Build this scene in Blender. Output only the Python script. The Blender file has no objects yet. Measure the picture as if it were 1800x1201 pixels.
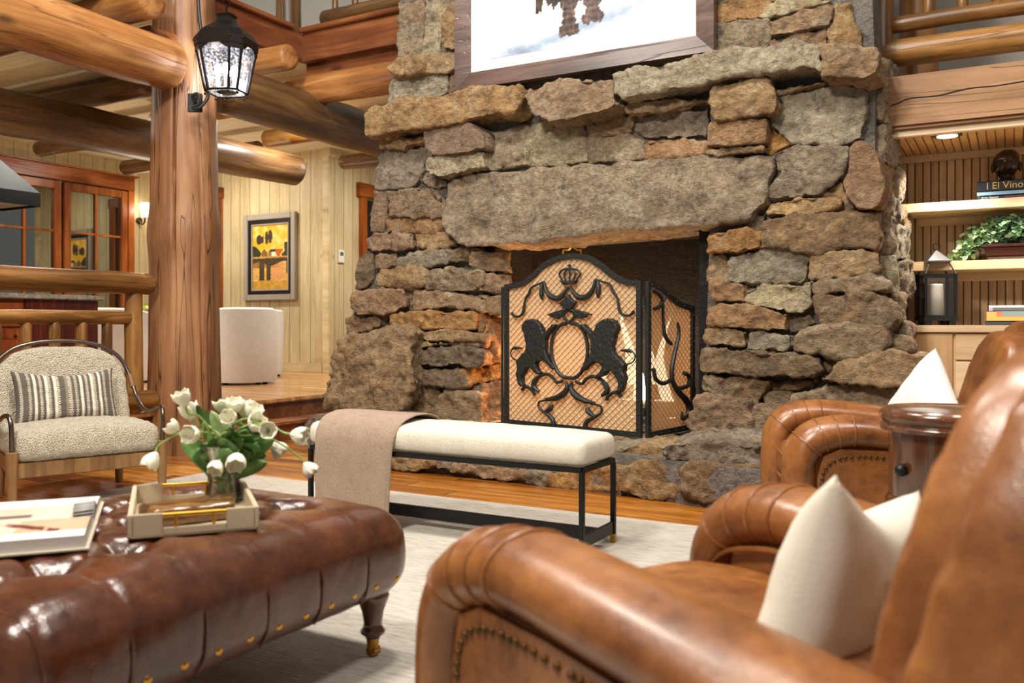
import bpy, bmesh, math, random
from mathutils import Vector, Matrix, noise
random.seed(7)
SC = bpy.context.scene
COL = SC.collection
PI = math.pi
# ------------------------------------------------------------------ camera calibration
F = 1560.0; CX = 900.0; CY = 572.0; YAW = math.radians(29.5); CH = 1.0
cA, sA = math.cos(YAW), math.sin(YAW)
def ray(px, py):
    X = (px-CX)/F
    return Vector((X*cA-sA, X*sA+cA, (CY-py)/F))
EYE = Vector((0, 0, CH))
def onz(px, py, z):
    d = ray(px, py); return EYE + d*((z-CH)/d.z)
def ony(px, py, y):
    d = ray(px, py); return EYE + d*(y/d.y)
def onx(px, py, x):
    d = ray(px, py); return EYE + d*(x/d.x)
def atd(px, py, t):
    return EYE + ray(px, py)*t
def cam2room(X, Z):
    return (X*cA-Z*sA, X*sA+Z*cA)

# ------------------------------------------------------------------ mesh helpers
class MB:
    def __init__(s): s.v = []; s.f = []
    def add(s, vs, fs):
        b = len(s.v); s.v += [tuple(v) for v in vs]; s.f += [tuple(i+b for i in f) for f in fs]; return s
    def box(s, lo, hi, M=None):
        x0,y0,z0 = lo; x1,y1,z1 = hi
        vs = [Vector(p) for p in ((x0,y0,z0),(x1,y0,z0),(x1,y1,z0),(x0,y1,z0),(x0,y0,z1),(x1,y0,z1),(x1,y1,z1),(x0,y1,z1))]
        if M: vs = [M@v for v in vs]
        return s.add(vs, [(0,3,2,1),(4,5,6,7),(0,1,5,4),(1,2,6,5),(2,3,7,6),(3,0,4,7)])
    def tube(s, pts, r, n=8, cap=True, closed=False):
        pts = [Vector(p) for p in pts]; m = len(pts)
        if not isinstance(r, (list, tuple)): r = [r]*m
        T = []
        for i in range(m):
            a = pts[(i-1) % m] if (closed or i > 0) else pts[0]
            b = pts[(i+1) % m] if (closed or i < m-1) else pts[m-1]
            d = (b-a); T.append(d.normalized() if d.length > 1e-9 else Vector((0,0,1)))
        up = Vector((0,0,1)) if abs(T[0].z) < .9 else Vector((1,0,0))
        N = (up - T[0]*up.dot(T[0])).normalized(); vs = []
        for i in range(m):
            N = (N - T[i]*N.dot(T[i]))
            N = N.normalized() if N.length > 1e-6 else T[i].orthogonal().normalized()
            B = T[i].cross(N)
            ri = r[i]; ra, rb = ri if isinstance(ri, (tuple, list)) else (ri, ri)
            for k in range(n):
                a = 2*PI*k/n
                vs.append(pts[i] + N*(math.cos(a)*ra) + B*(math.sin(a)*rb))
        fs = []
        for i in range(m if closed else m-1):
            j = (i+1) % m
            for k in range(n):
                k2 = (k+1) % n
                fs.append((i*n+k, i*n+k2, j*n+k2, j*n+k))
        if cap and not closed:
            fs.append(tuple(reversed(range(n)))); fs.append(tuple((m-1)*n+k for k in range(n)))
        return s.add(vs, fs)
    def lathe(s, prof, n=24, c=(0,0,0), squash=1.0):
        vs = []; fs = []; m = len(prof)
        for (r, z) in prof:
            for k in range(n):
                a = 2*PI*k/n
                vs.append((c[0]+r*math.cos(a), c[1]+r*math.sin(a)*squash, c[2]+z))
        for i in range(m-1):
            for k in range(n):
                k2 = (k+1) % n
                fs.append((i*n+k, i*n+k2, (i+1)*n+k2, (i+1)*n+k))
        fs.append(tuple(reversed(range(n)))); fs.append(tuple((m-1)*n+k for k in range(n)))
        return s.add(vs, fs)
    def sphere(s, c, r, n=10, sc=(1,1,1)):
        prof = [(max(r*math.sin(PI*i/(n)), 1e-4), -r*math.cos(PI*i/n)) for i in range(n+1)]
        b = len(s.v); s.lathe(prof, n*2)
        for i in range(b, len(s.v)):
            x,y,z = s.v[i]; s.v[i] = (c[0]+x*sc[0], c[1]+y*sc[1], c[2]+z*sc[2])
        return s
    def prism(s, poly, ext):
        """poly: 3d points of a flat outline; ext: extrusion vector"""
        n = len(poly); P = [Vector(p) for p in poly]; e = Vector(ext)
        return s.add(P+[p+e for p in P], [tuple(range(n)), tuple(reversed(range(n, 2*n)))] + [(i, i+n, (i+1) % n+n, (i+1) % n) for i in range(n)])
    def build(s, name, mat, parent=None, smooth=False, bevel=0, seg=2, M=None, angle=40):
        me = bpy.data.meshes.new(name)
        me.from_pydata([tuple(v) for v in s.v], [], s.f); me.validate(); me.update()
        bm = bmesh.new(); bm.from_mesh(me); bmesh.ops.recalc_face_normals(bm, faces=bm.faces)
        if bevel > 0:
            es = [e for e in bm.edges if len(e.link_faces) == 2 and e.calc_face_angle(0) > math.radians(30)]
            bmesh.ops.bevel(bm, geom=es, offset=bevel, segments=seg, affect='EDGES', clamp_overlap=True)
        bm.to_mesh(me); bm.free()
        return link(name, me, mat, parent, smooth, M, angle)
def link(name, me, mat, parent=None, smooth=False, M=None, angle=40):
    o = bpy.data.objects.new(name, me); COL.objects.link(o)
    if mat: me.materials.append(mat)
    if smooth:
        me.polygons.foreach_set('use_smooth', [True]*len(me.polygons))
        try: me.set_sharp_from_angle(angle=math.radians(angle))
        except Exception: pass
    if M is not None: o.matrix_basis = M
    if parent: o.parent = parent
    return o
def empty(name, loc, rz=0):
    o = bpy.data.objects.new(name, None); COL.objects.link(o); o.location = loc; o.rotation_euler = (0,0,rz)
    o.empty_display_size = .1; return o
def tag(o, label, cat, group=None, kind=None):
    o['label'] = label; o['category'] = cat
    if group: o['group'] = group
    if kind: o['kind'] = kind
    return o
def struct(o): o['kind'] = 'structure'; return o
def thing(name, label, cat, loc=(0,0,0), rz=0, group=None):
    return tag(empty(name, loc, rz), label, cat, group)
def box(name, lo, hi, mat, parent=None, bevel=0, smooth=False, M=None):
    return MB().box(lo, hi).build(name, mat, parent, bevel=bevel, smooth=smooth or bevel > 0, M=M)
def fbm(x, y, z, sc=1.0, o=3):
    return noise.fractal(Vector((x*sc, y*sc, z*sc)), 1.0, 2.0, o)
def rbox(sx, sy, sz, r, step, disp=None):
    """rounded box centred at 0, dense grid, disp(p, n) -> p"""
    hx, hy, hz = sx/2, sy/2, sz/2; verts = {}; V = []; Fs = []
    def vid(p):
        k = (round(p[0], 5), round(p[1], 5), round(p[2], 5))
        if k not in verts: verts[k] = len(V); V.append(Vector(p))
        return verts[k]
    H = (hx, hy, hz)
    for ax in range(3):
        u, w = (ax+1) % 3, (ax+2) % 3
        nu = max(2, round(2*H[u]/step)); nw = max(2, round(2*H[w]/step))
        for sg in (-1, 1):
            for i in range(nu):
                for j in range(nw):
                    q = []
                    for (a, b) in ((i,j),(i+1,j),(i+1,j+1),(i,j+1)):
                        p = [0,0,0]; p[ax] = sg*H[ax]; p[u] = -H[u]+2*H[u]*a/nu; p[w] = -H[w]+2*H[w]*b/nw
                        q.append(vid(p))
                    Fs.append(q if sg > 0 else q[::-1])
    out = []
    for p in V:
        c = Vector([max(-H[i]+r, min(H[i]-r, p[i])) for i in range(3)])
        d = p-c
        n = d.normalized() if d.length > 1e-9 else Vector((0,0,1))
        q = c+n*r if d.length > 1e-9 else p
        out.append(disp(q, n) if disp else q)
    m = MB(); m.v = [tuple(p) for p in out]; m.f = [tuple(f) for f in Fs]
    return m
def smoothpath(pts, n=8, closed=False):
    P = [Vector(p) for p in pts]; m = len(P); out = []
    for i in range(m if closed else m-1):
        if closed: p0,p1,p2,p3 = P[(i-1)%m],P[i],P[(i+1)%m],P[(i+2)%m]
        else: p0,p1,p2,p3 = P[max(i-1,0)],P[i],P[i+1],P[min(i+2,m-1)]
        for k in range(n):
            t = k/n
            out.append(.5*((2*p1)+(p2-p0)*t+(2*p0-5*p1+4*p2-p3)*t*t+(3*p1-p0-3*p2+p3)*t**3))
    if not closed: out.append(P[-1])
    return out
def bake(o):
    dg = bpy.context.evaluated_depsgraph_get(); dg.update()
    me = bpy.data.meshes.new_from_object(o.evaluated_get(dg)); o.modifiers.clear()
    old = o.data; o.data = me; bpy.data.meshes.remove(old)
    me.polygons.foreach_set('use_smooth', [True]*len(me.polygons)); return o

# ------------------------------------------------------------------ materials
def lin(c):
    if isinstance(c, str):
        c = c.lstrip('#'); c = [int(c[i:i+2], 16)/255 for i in (0,2,4)]
    return tuple((x/12.92 if x <= .04045 else ((x+.055)/1.055)**2.4) for x in c[:3]) + (1.0,)
class NT:
    def __init__(s, name):
        s.m = bpy.data.materials.new(name); s.m.use_nodes = True; s.t = s.m.node_tree
        s.b = s.t.nodes.get('Principled BSDF'); s.out = s.t.nodes.get('Material Output')
    def n(s, typ, **kw):
        nd = s.t.nodes.new(typ)
        for k, v in kw.items():
            if k.startswith('i_'):
                key = k[2:]
                key = int(key) if key.isdigit() else key.replace('_', ' ')
                s.put(nd.inputs[key], v)
            else: setattr(nd, k, v)
        return nd
    def put(s, sock, v):
        if hasattr(v, 'is_output') or isinstance(v, bpy.types.NodeSocket): s.t.links.new(v, sock)
        else: sock.default_value = v
    def math(s, op, a, b=0.0, c=None, clamp=False):
        nd = s.t.nodes.new('ShaderNodeMath'); nd.operation = op; nd.use_clamp = clamp
        s.put(nd.inputs[0], a); s.put(nd.inputs[1], b)
        if c is not None: s.put(nd.inputs[2], c)
        return nd.outputs[0]
    def vmul(s, v, vec):
        nd = s.t.nodes.new('ShaderNodeVectorMath'); nd.operation = 'MULTIPLY'; s.put(nd.inputs[0], v); nd.inputs[1].default_value = vec; return nd.outputs[0]
    def vadd(s, v, w):
        nd = s.t.nodes.new('ShaderNodeVectorMath'); nd.operation = 'ADD'; s.put(nd.inputs[0], v); s.put(nd.inputs[1], w); return nd.outputs[0]
    def obj(s, rnd=True):
        v = s.n('ShaderNodeTexCoord').outputs['Object']
        if rnd:
            r = s.n('ShaderNodeObjectInfo').outputs['Random']
            cmb = s.n('ShaderNodeCombineXYZ'); 
            for i in range(3): s.put(cmb.inputs[i], s.math('MULTIPLY', r, 13.7+7*i))
            v = s.vadd(v, cmb.outputs[0])
        return v
    def noise(s, v, scale, detail=4, rough=.55, dist=0.0):
        return s.n('ShaderNodeTexNoise', i_Vector=v, i_Scale=scale, i_Detail=detail, i_Roughness=rough, i_Distortion=dist).outputs[0]
    def ramp(s, f, stops, interp='LINEAR'):
        nd = s.t.nodes.new('ShaderNodeValToRGB'); cr = nd.color_ramp; cr.interpolation = interp
        while len(cr.elements) < len(stops): cr.elements.new(.5)
        for e, (p, c) in zip(cr.elements, stops):
            e.position = p; e.color = lin(c) if not isinstance(c, (int, float)) else (c, c, c, 1)
        s.put(nd.inputs[0], f); return nd.outputs[0]
    def mix(s, f, a, b, mode='MIX'):
        nd = s.t.nodes.new('ShaderNodeMixRGB'); nd.blend_type = mode
        s.put(nd.inputs[0], f); s.put(nd.inputs[1], a if not isinstance(a, str) else lin(a)); s.put(nd.inputs[2], b if not isinstance(b, str) else lin(b)); return nd.outputs[0]
    def bump(s, h, strength=.3, dist=.01, normal=None):
        nd = s.n('ShaderNodeBump', i_Height=h, i_Strength=strength, i_Distance=dist)
        if normal is not None: s.put(nd.inputs['Normal'], normal)
        return nd.outputs[0]
    def fin(s, col=None, rough=None, normal=None, **kw):
        if col is not None: s.put(s.b.inputs['Base Color'], lin(col) if isinstance(col, str) else col)
        if rough is not None: s.put(s.b.inputs['Roughness'], rough)
        if normal is not None: s.put(s.b.inputs['Normal'], normal)
        for k, v in kw.items(): s.put(s.b.inputs[k.replace('_', ' ')], v)
        return s.m
def plain(name, col, rough=.5, metal=0.0, **kw):
    N = NT(name); return N.fin(col, rough, Metallic=metal, **kw)
def wood(name, dark, mid, light, axis='X', sc=9, rough=.5, crack=.5, knots=True, bump=.35, var=.25, coat=0.0):
    N = NT(name); v = N.obj()
    st = {'X': (.09, 1, 1), 'Y': (1, .09, 1), 'Z': (1, 1, .09)}[axis]
    g = N.noise(N.vmul(v, st), sc, 7, .62, .9)
    big = N.noise(N.vmul(v, tuple(.5 if a == 1 else .35 for a in st)), 4.0, 3, .5)
    f = N.math('ADD', N.math('MULTIPLY', g, .75), N.math('MULTIPLY', big, .35))
    col = N.ramp(f, [(.36, dark), (.53, mid), (.70, light)])
    h = g
    if crack > 0:
        st2 = tuple(.035 if a != 1 else 1 for a in st)
        ck = N.noise(N.vmul(v, st2), 11, 2, .4, .3)
        ckm = N.ramp(N.math('ABSOLUTE', N.math('SUBTRACT', ck, .5)), [(0.0, 1.0), (.012, 0.0)])
        col = N.mix(N.math('MULTIPLY', ckm, crack), col, tuple(x*.16 for x in lin(dark)[:3])+(1,))
        h = N.math('SUBTRACT', g, N.math('MULTIPLY', ckm, .8))
    if knots:
        vo = N.n('ShaderNodeTexVoronoi', i_Vector=N.vadd(N.vmul(v, tuple(.45 if a != 1 else 1 for a in st)), N.n('ShaderNodeCombineXYZ').outputs[0]), i_Scale=2.6)
        km = N.ramp(vo.outputs['Distance'], [(.03, 1.0), (.12, 0.0)])
        col = N.mix(N.math('MULTIPLY', km, .75), col, tuple(x*.3 for x in lin(dark)[:3])+(1,))
    r = N.n('ShaderNodeObjectInfo').outputs['Random']
    hs = N.n('ShaderNodeHueSaturation', i_Value=N.math('ADD', N.math('MULTIPLY', r, var), 1-var/2), i_Color=col)
    return N.fin(hs.outputs[0], rough, N.bump(h, bump, .008), Coat_Weight=coat, Coat_Roughness=.15)
def planks(name, along, cross, width, cols, seam='#2a1a0c', seamw=.012, rough=.35, sc=6, var=.5, seam_amt=.8, butt=0, bump=.2, bead=False, knots=False, coat=0.0):
    N = NT(name); v = N.obj(False); sp = N.n('ShaderNodeSeparateXYZ', i_Vector=v)
    I = 'XYZ'
    a = sp.outputs[I.index(along)]; c = sp.outputs[I.index(cross)]
    q = N.math('DIVIDE', c, width); idx = N.math('FLOOR', q); fr = N.math('FRACT', q)
    wn = N.n('ShaderNodeTexWhiteNoise', noise_dimensions='1D', i_W=idx)
    rnd = wn.outputs['Value']
    aa = N.math('ADD', a, N.math('MULTIPLY', rnd, 17.0))
    if butt:
        q2 = N.math('DIVIDE', aa, butt); id2 = N.math('FLOOR', q2)
        wn2 = N.n('ShaderNodeTexWhiteNoise', noise_dimensions='2D', i_Vector=N.n('ShaderNodeCombineXYZ', i_X=idx, i_Y=id2).outputs[0])
        rnd = wn2.outputs['Value']
    vec = N.n('ShaderNodeCombineXYZ', i_X=N.math('MULTIPLY', aa, .12), i_Y=c, i_Z=N.math('MULTIPLY', rnd, 9.0)).outputs[0]
    g = N.noise(vec, sc*2.2, 7, .62, .8)
    f = N.math('ADD', N.math('MULTIPLY', g, .8), N.math('MULTIPLY', N.math('SUBTRACT', rnd, .5), var*.4))
    col = N.ramp(f, [(.22, cols[0]), (.42, cols[1]), (.62, cols[2])])
    if knots:
        vk = N.n('ShaderNodeCombineXYZ', i_X=N.math('MULTIPLY', aa, .6), i_Y=c, i_Z=N.math('MULTIPLY', rnd, 5.0)).outputs[0]
        vo = N.n('ShaderNodeTexVoronoi', i_Vector=vk, i_Scale=3.2)
        km = N.ramp(vo.outputs['Distance'], [(.02, 1.0), (.09, 0.0)])
        col = N.mix(N.math('MULTIPLY', km, .6), col, tuple(x*.3 for x in lin(cols[0])[:3])+(1,))
    e = N.math('MINIMUM', fr, N.math('SUBTRACT', 1.0, fr))
    m = N.ramp(e, [(seamw*.6, 1.0), (seamw*1.2, 0.0)])
    if butt:
        f2 = N.math('FRACT', q2); e2 = N.math('MINIMUM', f2, N.math('SUBTRACT', 1.0, f2))
        m = N.math('MAXIMUM', m, N.ramp(e2, [(.0008, 1.0), (.0016, 0.0)]))
    col = N.mix(N.math('MULTIPLY', m, seam_amt), col, seam)
    h = N.math('SUBTRACT', N.math('MULTIPLY', g, .25), m)
    return N.fin(col, rough, N.bump(h, bump, .006), Coat_Weight=coat, Coat_Roughness=.12)
def stone_mat(name, c1, c2, c3, lichen=.4, spots=.5, orange=.2, dark='#2c2723'):
    N = NT(name); v = N.obj(True)
    w = N.vmul(v, (1, 1, 1.5))
    a = N.noise(w, 3.2, 6, .6, .5); b = N.noise(w, 14, 8, .7); c = N.noise(v, 60, 5, .7)
    col = N.ramp(N.math('ADD', N.math('MULTIPLY', a, .6), N.math('MULTIPLY', b, .42)), [(.36, c1), (.5, c2), (.66, c3)])
    om = N.ramp(N.noise(N.vadd(v, (3.3,1.2,7.7)), 5, 5, .65), [(.56, 0.0), (.70, 1.0)])
    col = N.mix(N.math('MULTIPLY', om, orange), col, '#a8763a')
    lm = N.ramp(N.noise(N.vadd(v, (9.1,4.4,2.2)), 7, 9, .75), [(.52, 0.0), (.60, 1.0)])
    col = N.mix(N.math('MULTIPLY', lm, lichen), col, '#b5aa93')
    dm = N.ramp(N.noise(N.vadd(v, (1.7,8.8,5.1)), 11, 9, .78), [(.55, 0.0), (.64, 1.0)])
    col = N.mix(N.math('MULTIPLY', dm, spots), col, dark)
    fl = N.ramp(c, [(.62, 0.0), (.72, 1.0)])
    col = N.mix(N.math('MULTIPLY', fl, .35), col, '#cfc2a8')
    mott = N.ramp(N.noise(N.vadd(v, (4.2,6.6,3.1)), 26, 8, .75, .6), [(.33, .38), (.5, .95), (.64, 1.3)])
    col = N.mix(.85, col, mott, 'MULTIPLY')
    r = N.n('ShaderNodeObjectInfo').outputs['Random']
    hs = N.n('ShaderNodeHueSaturation', i_Value=N.math('ADD', N.math('MULTIPLY', r, .35), .83), i_Saturation=N.math('ADD', N.math('MULTIPLY', r, .3), .85), i_Color=col)
    vo = N.n('ShaderNodeTexVoronoi', feature='DISTANCE_TO_EDGE', i_Vector=N.vadd(w, N.vmul(N.n('ShaderNodeTexNoise', i_Vector=v, i_Scale=6.0).outputs[1], (.25,.25,.25))), i_Scale=5.0)
    ck = N.ramp(vo.outputs['Distance'], [(0.0, 0.0), (.03, 1.0)])
    h = N.math('ADD', N.math('ADD', N.math('MULTIPLY', b, 1.3), N.math('MULTIPLY', c, .35)), N.math('MULTIPLY', ck, .10))
    return N.fin(hs.outputs[0], .86, N.bump(h, 1.0, .04))
def leather(name, dark, mid, light, rough=.33):
    N = NT(name); v = N.obj()
    a = N.noise(v, 4, 5, .6); b = N.noise(v, 22, 6, .7)
    col = N.ramp(N.math('ADD', N.math('MULTIPLY', a, .65), N.math('MULTIPLY', b, .35)), [(.33, dark), (.5, mid), (.68, light)])
    gr = N.n('ShaderNodeTexVoronoi', i_Vector=v, i_Scale=260.0).outputs['Distance']
    h = N.math('ADD', N.math('MULTIPLY', gr, .12), N.math('MULTIPLY', N.noise(v, 9, 5, .6), .8))
    return N.fin(col, N.math('ADD', N.math('MULTIPLY', b, .22), rough-.1), N.bump(h, .25, .012), Coat_Weight=.25, Coat_Roughness=.22)
def fabric(name, c1, c2, sc=180, bump=.5, rough=.95, dist=.004, vor=False):
    N = NT(name); v = N.obj()
    a = N.noise(v, sc, 3, .6)
    if vor: a = N.math('SUBTRACT', 1.0, N.n('ShaderNodeTexVoronoi', i_Vector=N.vadd(v, N.vmul(N.n('ShaderNodeTexNoise', i_Vector=v, i_Scale=sc*.6).outputs[1], (.01,.01,.01))), i_Scale=sc).outputs['Distance'])
    col = N.ramp(N.math('ADD', N.math('MULTIPLY', a, .7), N.math('MULTIPLY', N.noise(v, 20, 3), .3)), [(.3, c1), (.7, c2)])
    return N.fin(col, rough, N.bump(a, bump, dist), Sheen_Weight=.15)
def vcol(name, rough=.6, bump=0.0, bsc=120, coat=0.0):
    N = NT(name); c = N.n('ShaderNodeAttribute', attribute_name='Col').outputs['Color']
    nm = N.bump(N.noise(N.obj(False), bsc, 4), bump, .004) if bump else None
    return N.fin(c, rough, nm, Coat_Weight=coat)
def emit(name, col, st):
    N = NT(name); e = N.n('ShaderNodeEmission', i_Color=lin(col), i_Strength=st); N.t.links.new(e.outputs[0], N.out.inputs[0]); return N.m
def glass(name, tint='#ffffff', mixf=.12, rough=.02):
    N = NT(name); t = N.n('ShaderNodeBsdfTransparent', i_Color=lin(tint)); g = N.n('ShaderNodeBsdfGlossy', i_Roughness=rough)
    fr = N.n('ShaderNodeFresnel', i_IOR=1.45)
    mx = N.n('ShaderNodeMixShader', i_0=N.math('ADD', N.math('MULTIPLY', fr.outputs[0], .8), mixf*.3), i_1=t.outputs[0], i_2=g.outputs[0]); N.t.links.new(mx.outputs[0], N.out.inputs[0]); return N.m

M = {}
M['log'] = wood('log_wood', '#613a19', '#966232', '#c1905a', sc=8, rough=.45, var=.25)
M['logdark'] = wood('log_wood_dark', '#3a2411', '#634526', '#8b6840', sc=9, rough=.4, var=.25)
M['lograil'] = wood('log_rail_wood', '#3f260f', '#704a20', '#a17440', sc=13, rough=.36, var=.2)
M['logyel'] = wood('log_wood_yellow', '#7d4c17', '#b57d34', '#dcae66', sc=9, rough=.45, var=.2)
M['post'] = wood('post_wood', '#52341d', '#805535', '#a3774f', axis='Z', sc=6, rough=.5, crack=.9, var=.05)
M['endgrain'] = wood('log_end_grain', '#7c5f46', '#a58769', '#c3a88a', axis='X', sc=40, crack=.2, knots=False)
M['fascia'] = wood('fascia_wood', '#4a2512', '#7a4423', '#9f6538', sc=7, rough=.4, crack=.15)
M['fasciaY'] = wood('fascia_wood_y', '#47210f', '#703a1f', '#935a35', axis='Y', sc=7, rough=.45, crack=.1, knots=False)
M['beam'] = wood('beam_wood', '#5f4024', '#8b633b', '#ab845a', sc=7, rough=.55, crack=.7, var=.1)
M['redwoodX'] = wood('window_wood_x', '#5c2508', '#8f4a17', '#b46a2b', axis='Y', sc=8, rough=.35, crack=.1, knots=False)
M['redwoodZ'] = wood('window_wood_z', '#5c2508', '#8f4a17', '#b46a2b', axis='Z', sc=8, rough=.35, crack=.1, knots=False)
M['oak'] = wood('oak_chair', '#4e3318', '#7a5630', '#9c7546', axis='Z', sc=12, rough=.5, crack=.1, knots=False)
M['table'] = wood('table_wood', '#2c1509', '#553019', '#7a4a28', axis='Z', sc=8, rough=.2, crack=.1, knots=False, coat=.5)
M['floor'] = planks('floor_planks', 'X', 'Y', .15, ('#5f300c', '#a8661f', '#cf9240'), butt=2.6, rough=.3, knots=True, var=.7, coat=.2)
M['floorup'] = planks('raised_floor_planks', 'X', 'Y', .09, ('#8a5a2c', '#bd8a52', '#dcb27c'), butt=1.8, rough=.25, var=.4, seam_amt=.35, coat=.3)
M['creamX'] = planks('cream_boards_x', 'Z', 'X', .195, ('#b9a67a', '#cdbc91', '#dccfa9'), seam='#5c4724', seamw=.028, rough=.55, var=.35, seam_amt=.75, knots=True)
M['creamY'] = planks('cream_boards_y', 'Z', 'Y', .195, ('#b9a67a', '#cdbc91', '#dccfa9'), seam='#5c4724', seamw=.028, rough=.55, var=.35, seam_amt=.75, knots=True)
M['creamplain'] = wood('cream_trim', '#b09b70', '#cfbd92', '#ddcfa8', axis='X', sc=8, rough=.5, crack=0, knots=False, bump=.1)
M['ceil'] = planks('ceiling_panels', 'X', 'Y', 1.2, ('#c9bd9a', '#d9cfb0', '#e4dcc4'), seam='#a89870', seamw=.004, rough=.7, var=.15)
M['bead'] = planks('beadboard', 'Z', 'X', .051, ('#ad8a62', '#c8a780', '#dcc09a'), seam='#4f3216', seamw=.10, rough=.5, var=.25, seam_amt=.95, bump=.5)
M['beadsoff'] = planks('beadboard_soffit', 'Y', 'X', .051, ('#b08852', '#cfaa74', '#e2c292'), seam='#5a3a16', seamw=.085, rough=.5, var=.25, seam_amt=.95, bump=.5)
M['pine'] = wood('pale_pine', '#bb9a70', '#d6b88e', '#e6cfae', axis='X', sc=6, rough=.5, crack=.05, knots=False, bump=.1)
M['pineZ'] = wood('pale_pine_door', '#9c774c', '#bd966a', '#cfac80', axis='Z', sc=6, rough=.5, crack=.1, knots=False, bump=.1)
M['g'] = stone_mat('stone_grey', '#6a5b49', '#94816a', '#b3a186', .5, .6, .2)
M['t'] = stone_mat('stone_tan', '#715a40', '#9c7f5c', '#bca07a', .35, .35, .3)
M['o'] = stone_mat('stone_orange', '#7a5835', '#a57c4e', '#c29c6c', .2, .3, .4)
M['d'] = stone_mat('stone_dark', '#5a4835', '#856b4e', '#a88b67', .35, .6, .3)
M['p'] = stone_mat('stone_pale', '#82755f', '#a89a7e', '#c2b597', .55, .35, .25)
M['k'] = stone_mat('stone_pink', '#735a42', '#9b7b5c', '#b9987a', .25, .3, .25)
M['mortar'] = stone_mat('mortar', '#55504a', '#736d64', '#8a847a', .05, .1, .0)
M['brick'] = stone_mat('firebrick', '#0d0906', '#17100b', '#221812', .0, .3, .0)
M['leather'] = leather('leather_tan', '#552c12', '#845026', '#a56c3a', .3)
M['leatherdk'] = leather('leather_dark', '#2c150a', '#502916', '#6f4028', .2)
M['black'] = plain('black_iron', '#0d0d0d', .45, .3)
M['iron'] = NT('wrought_iron').fin('#2b2d2c', .5, None, Metallic=.4)
M['lantern'] = plain('lantern_bronze', '#2a2523', .4, .8)
M['brass'] = plain('brass', '#b8893c', .25, 1.0)
M['gold'] = plain('brushed_gold', '#c99a3e', .28, 1.0)
M['nail'] = plain('brass_nails', '#5f4526', .4, .8)
M['steel'] = plain('dark_steel', '#6b6259', .28, 1.0)
M['silver'] = plain('silver_frame', '#b5ad9e', .35, .25)
M['boucle'] = fabric('boucle_cream', '#b3a58c', '#e4dac6', 150, 1.0, .95, .012, vor=True)
M['benchfab'] = fabric('bench_linen', '#c4bbaa', '#e2dacb', 220, .6, .95, .004)
M['throw'] = fabric('taupe_wool', '#85705f', '#a8917e', 120, .4, .95, .004)
M['whitefab'] = fabric('white_upholstery', '#cdc6bd', '#e6e1d9', 160, .3, .95, .003)
M['creamfab'] = fabric('cream_cotton', '#c9bda4', '#ded4bf', 140, .3, .95, .003)
M['paper'] = plain('paper_white', '#cfcac2', .7)
M['cover'] = plain('book_board', '#cfc4b0', .6)
M['tray'] = plain('tray_cream', '#bfae92', .45)
M['petal'] = plain('tulip_petal', '#efecd6', .5, 0.0, Subsurface_Weight=.25, Subsurface_Radius=(.01,.01,.006))
M['stem'] = plain('tulip_stem', '#8fa55a', .5)
M['leaf'] = fabric('tulip_leaf', '#3f6a2a', '#6f9a4a', 14, .1, .45)
M['ivy'] = fabric('ivy_leaf', '#3c6b3a', '#8fb48a', 30, .1, .5)
M['ivylight'] = fabric('ivy_leaf_light', '#6f9a4e', '#b9cf98', 30, .1, .5)
M['pot'] = plain('planter_glaze', '#3d211b', .2, 0.0, Coat_Weight=.5)
M['glass'] = glass('clear_glass')
N = NT('seeded_glass'); _t = N.n('ShaderNodeBsdfTransparent'); _l = N.n('ShaderNodeBsdfTranslucent', i_Color=(.95,.96,1,1)); _g = N.n('ShaderNodeBsdfGlossy', i_Roughness=.08)
_vv = N.obj(False); _n = N.noise(_vv, 60, 3)
_m1 = N.n('ShaderNodeMixShader', i_0=N.math('MULTIPLY', N.ramp(_n, [(.45, .10), (.6, 1.0)]), .13), i_1=_t.outputs[0], i_2=_l.outputs[0]); _m2 = N.n('ShaderNodeMixShader', i_0=.10, i_1=_m1.outputs[0], i_2=_g.outputs[0])
N.t.links.new(_m2.outputs[0], N.out.inputs[0]); M['seeded'] = N.m
M['water'] = glass('vase_water', '#f0f4ea', .06)
M['candle'] = plain('candle_wax', '#e6dfce', .5)
M['granite'] = stone_mat('granite', '#8a8274', '#b7ad9c', '#d6cdbd', .4, .3, .1)
M['island'] = planks('island_panel', 'Z', 'Y', .08, ('#3a140a', '#5c2415', '#7b3a22'), seam='#200a04', seamw=.05, rough=.35, var=.2)
M['cab'] = wood('cabinet_cherry', '#5e260c', '#8d451b', '#a85c2a', axis='Z', sc=6, rough=.35, crack=0, knots=False)
M['hood'] = plain('hood_black', '#17181a', .3, .6)
M['hoodtop'] = plain('hood_steel', '#1e2224', .75, 0.0)
M['white'] = plain('white_plastic', '#e4e1da', .4)
M['wallgrey'] = plain('loft_wall', '#a39c92', .8)
M['wallwhite'] = plain('loft_white', '#cfcac0', .8)
M['lampglass'] = emit('lit_shade', '#fff0d2', 9)
M['bulb'] = emit('lantern_bulb', '#f4f6ff', 45)
M['can'] = emit('downlight_lens', '#fff6e6', 12)
M['flame'] = emit('flame', '#ffe0b8', 22)
M['bark'] = wood('firewood', '#120c08', '#2c1e14', '#4a3322', sc=16)
M['ash'] = plain('screen_copper', '#a07c4c', .4, .5)
N = NT('dark_window_glass'); _g = N.n('ShaderNodeBsdfGlossy', i_Roughness=.03, i_Color=(.7,.72,.66,1)); _d = N.n('ShaderNodeBsdfDiffuse', i_Color=(.006,.007,.006,1))
_m = N.n('ShaderNodeMixShader', i_0=.38, i_1=_d.outputs[0], i_2=_g.outputs[0]); N.t.links.new(_m.outputs[0], N.out.inputs[0]); M['nightglass'] = N.m
N = NT('screen_gauze'); _v = N.obj(False)
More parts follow.
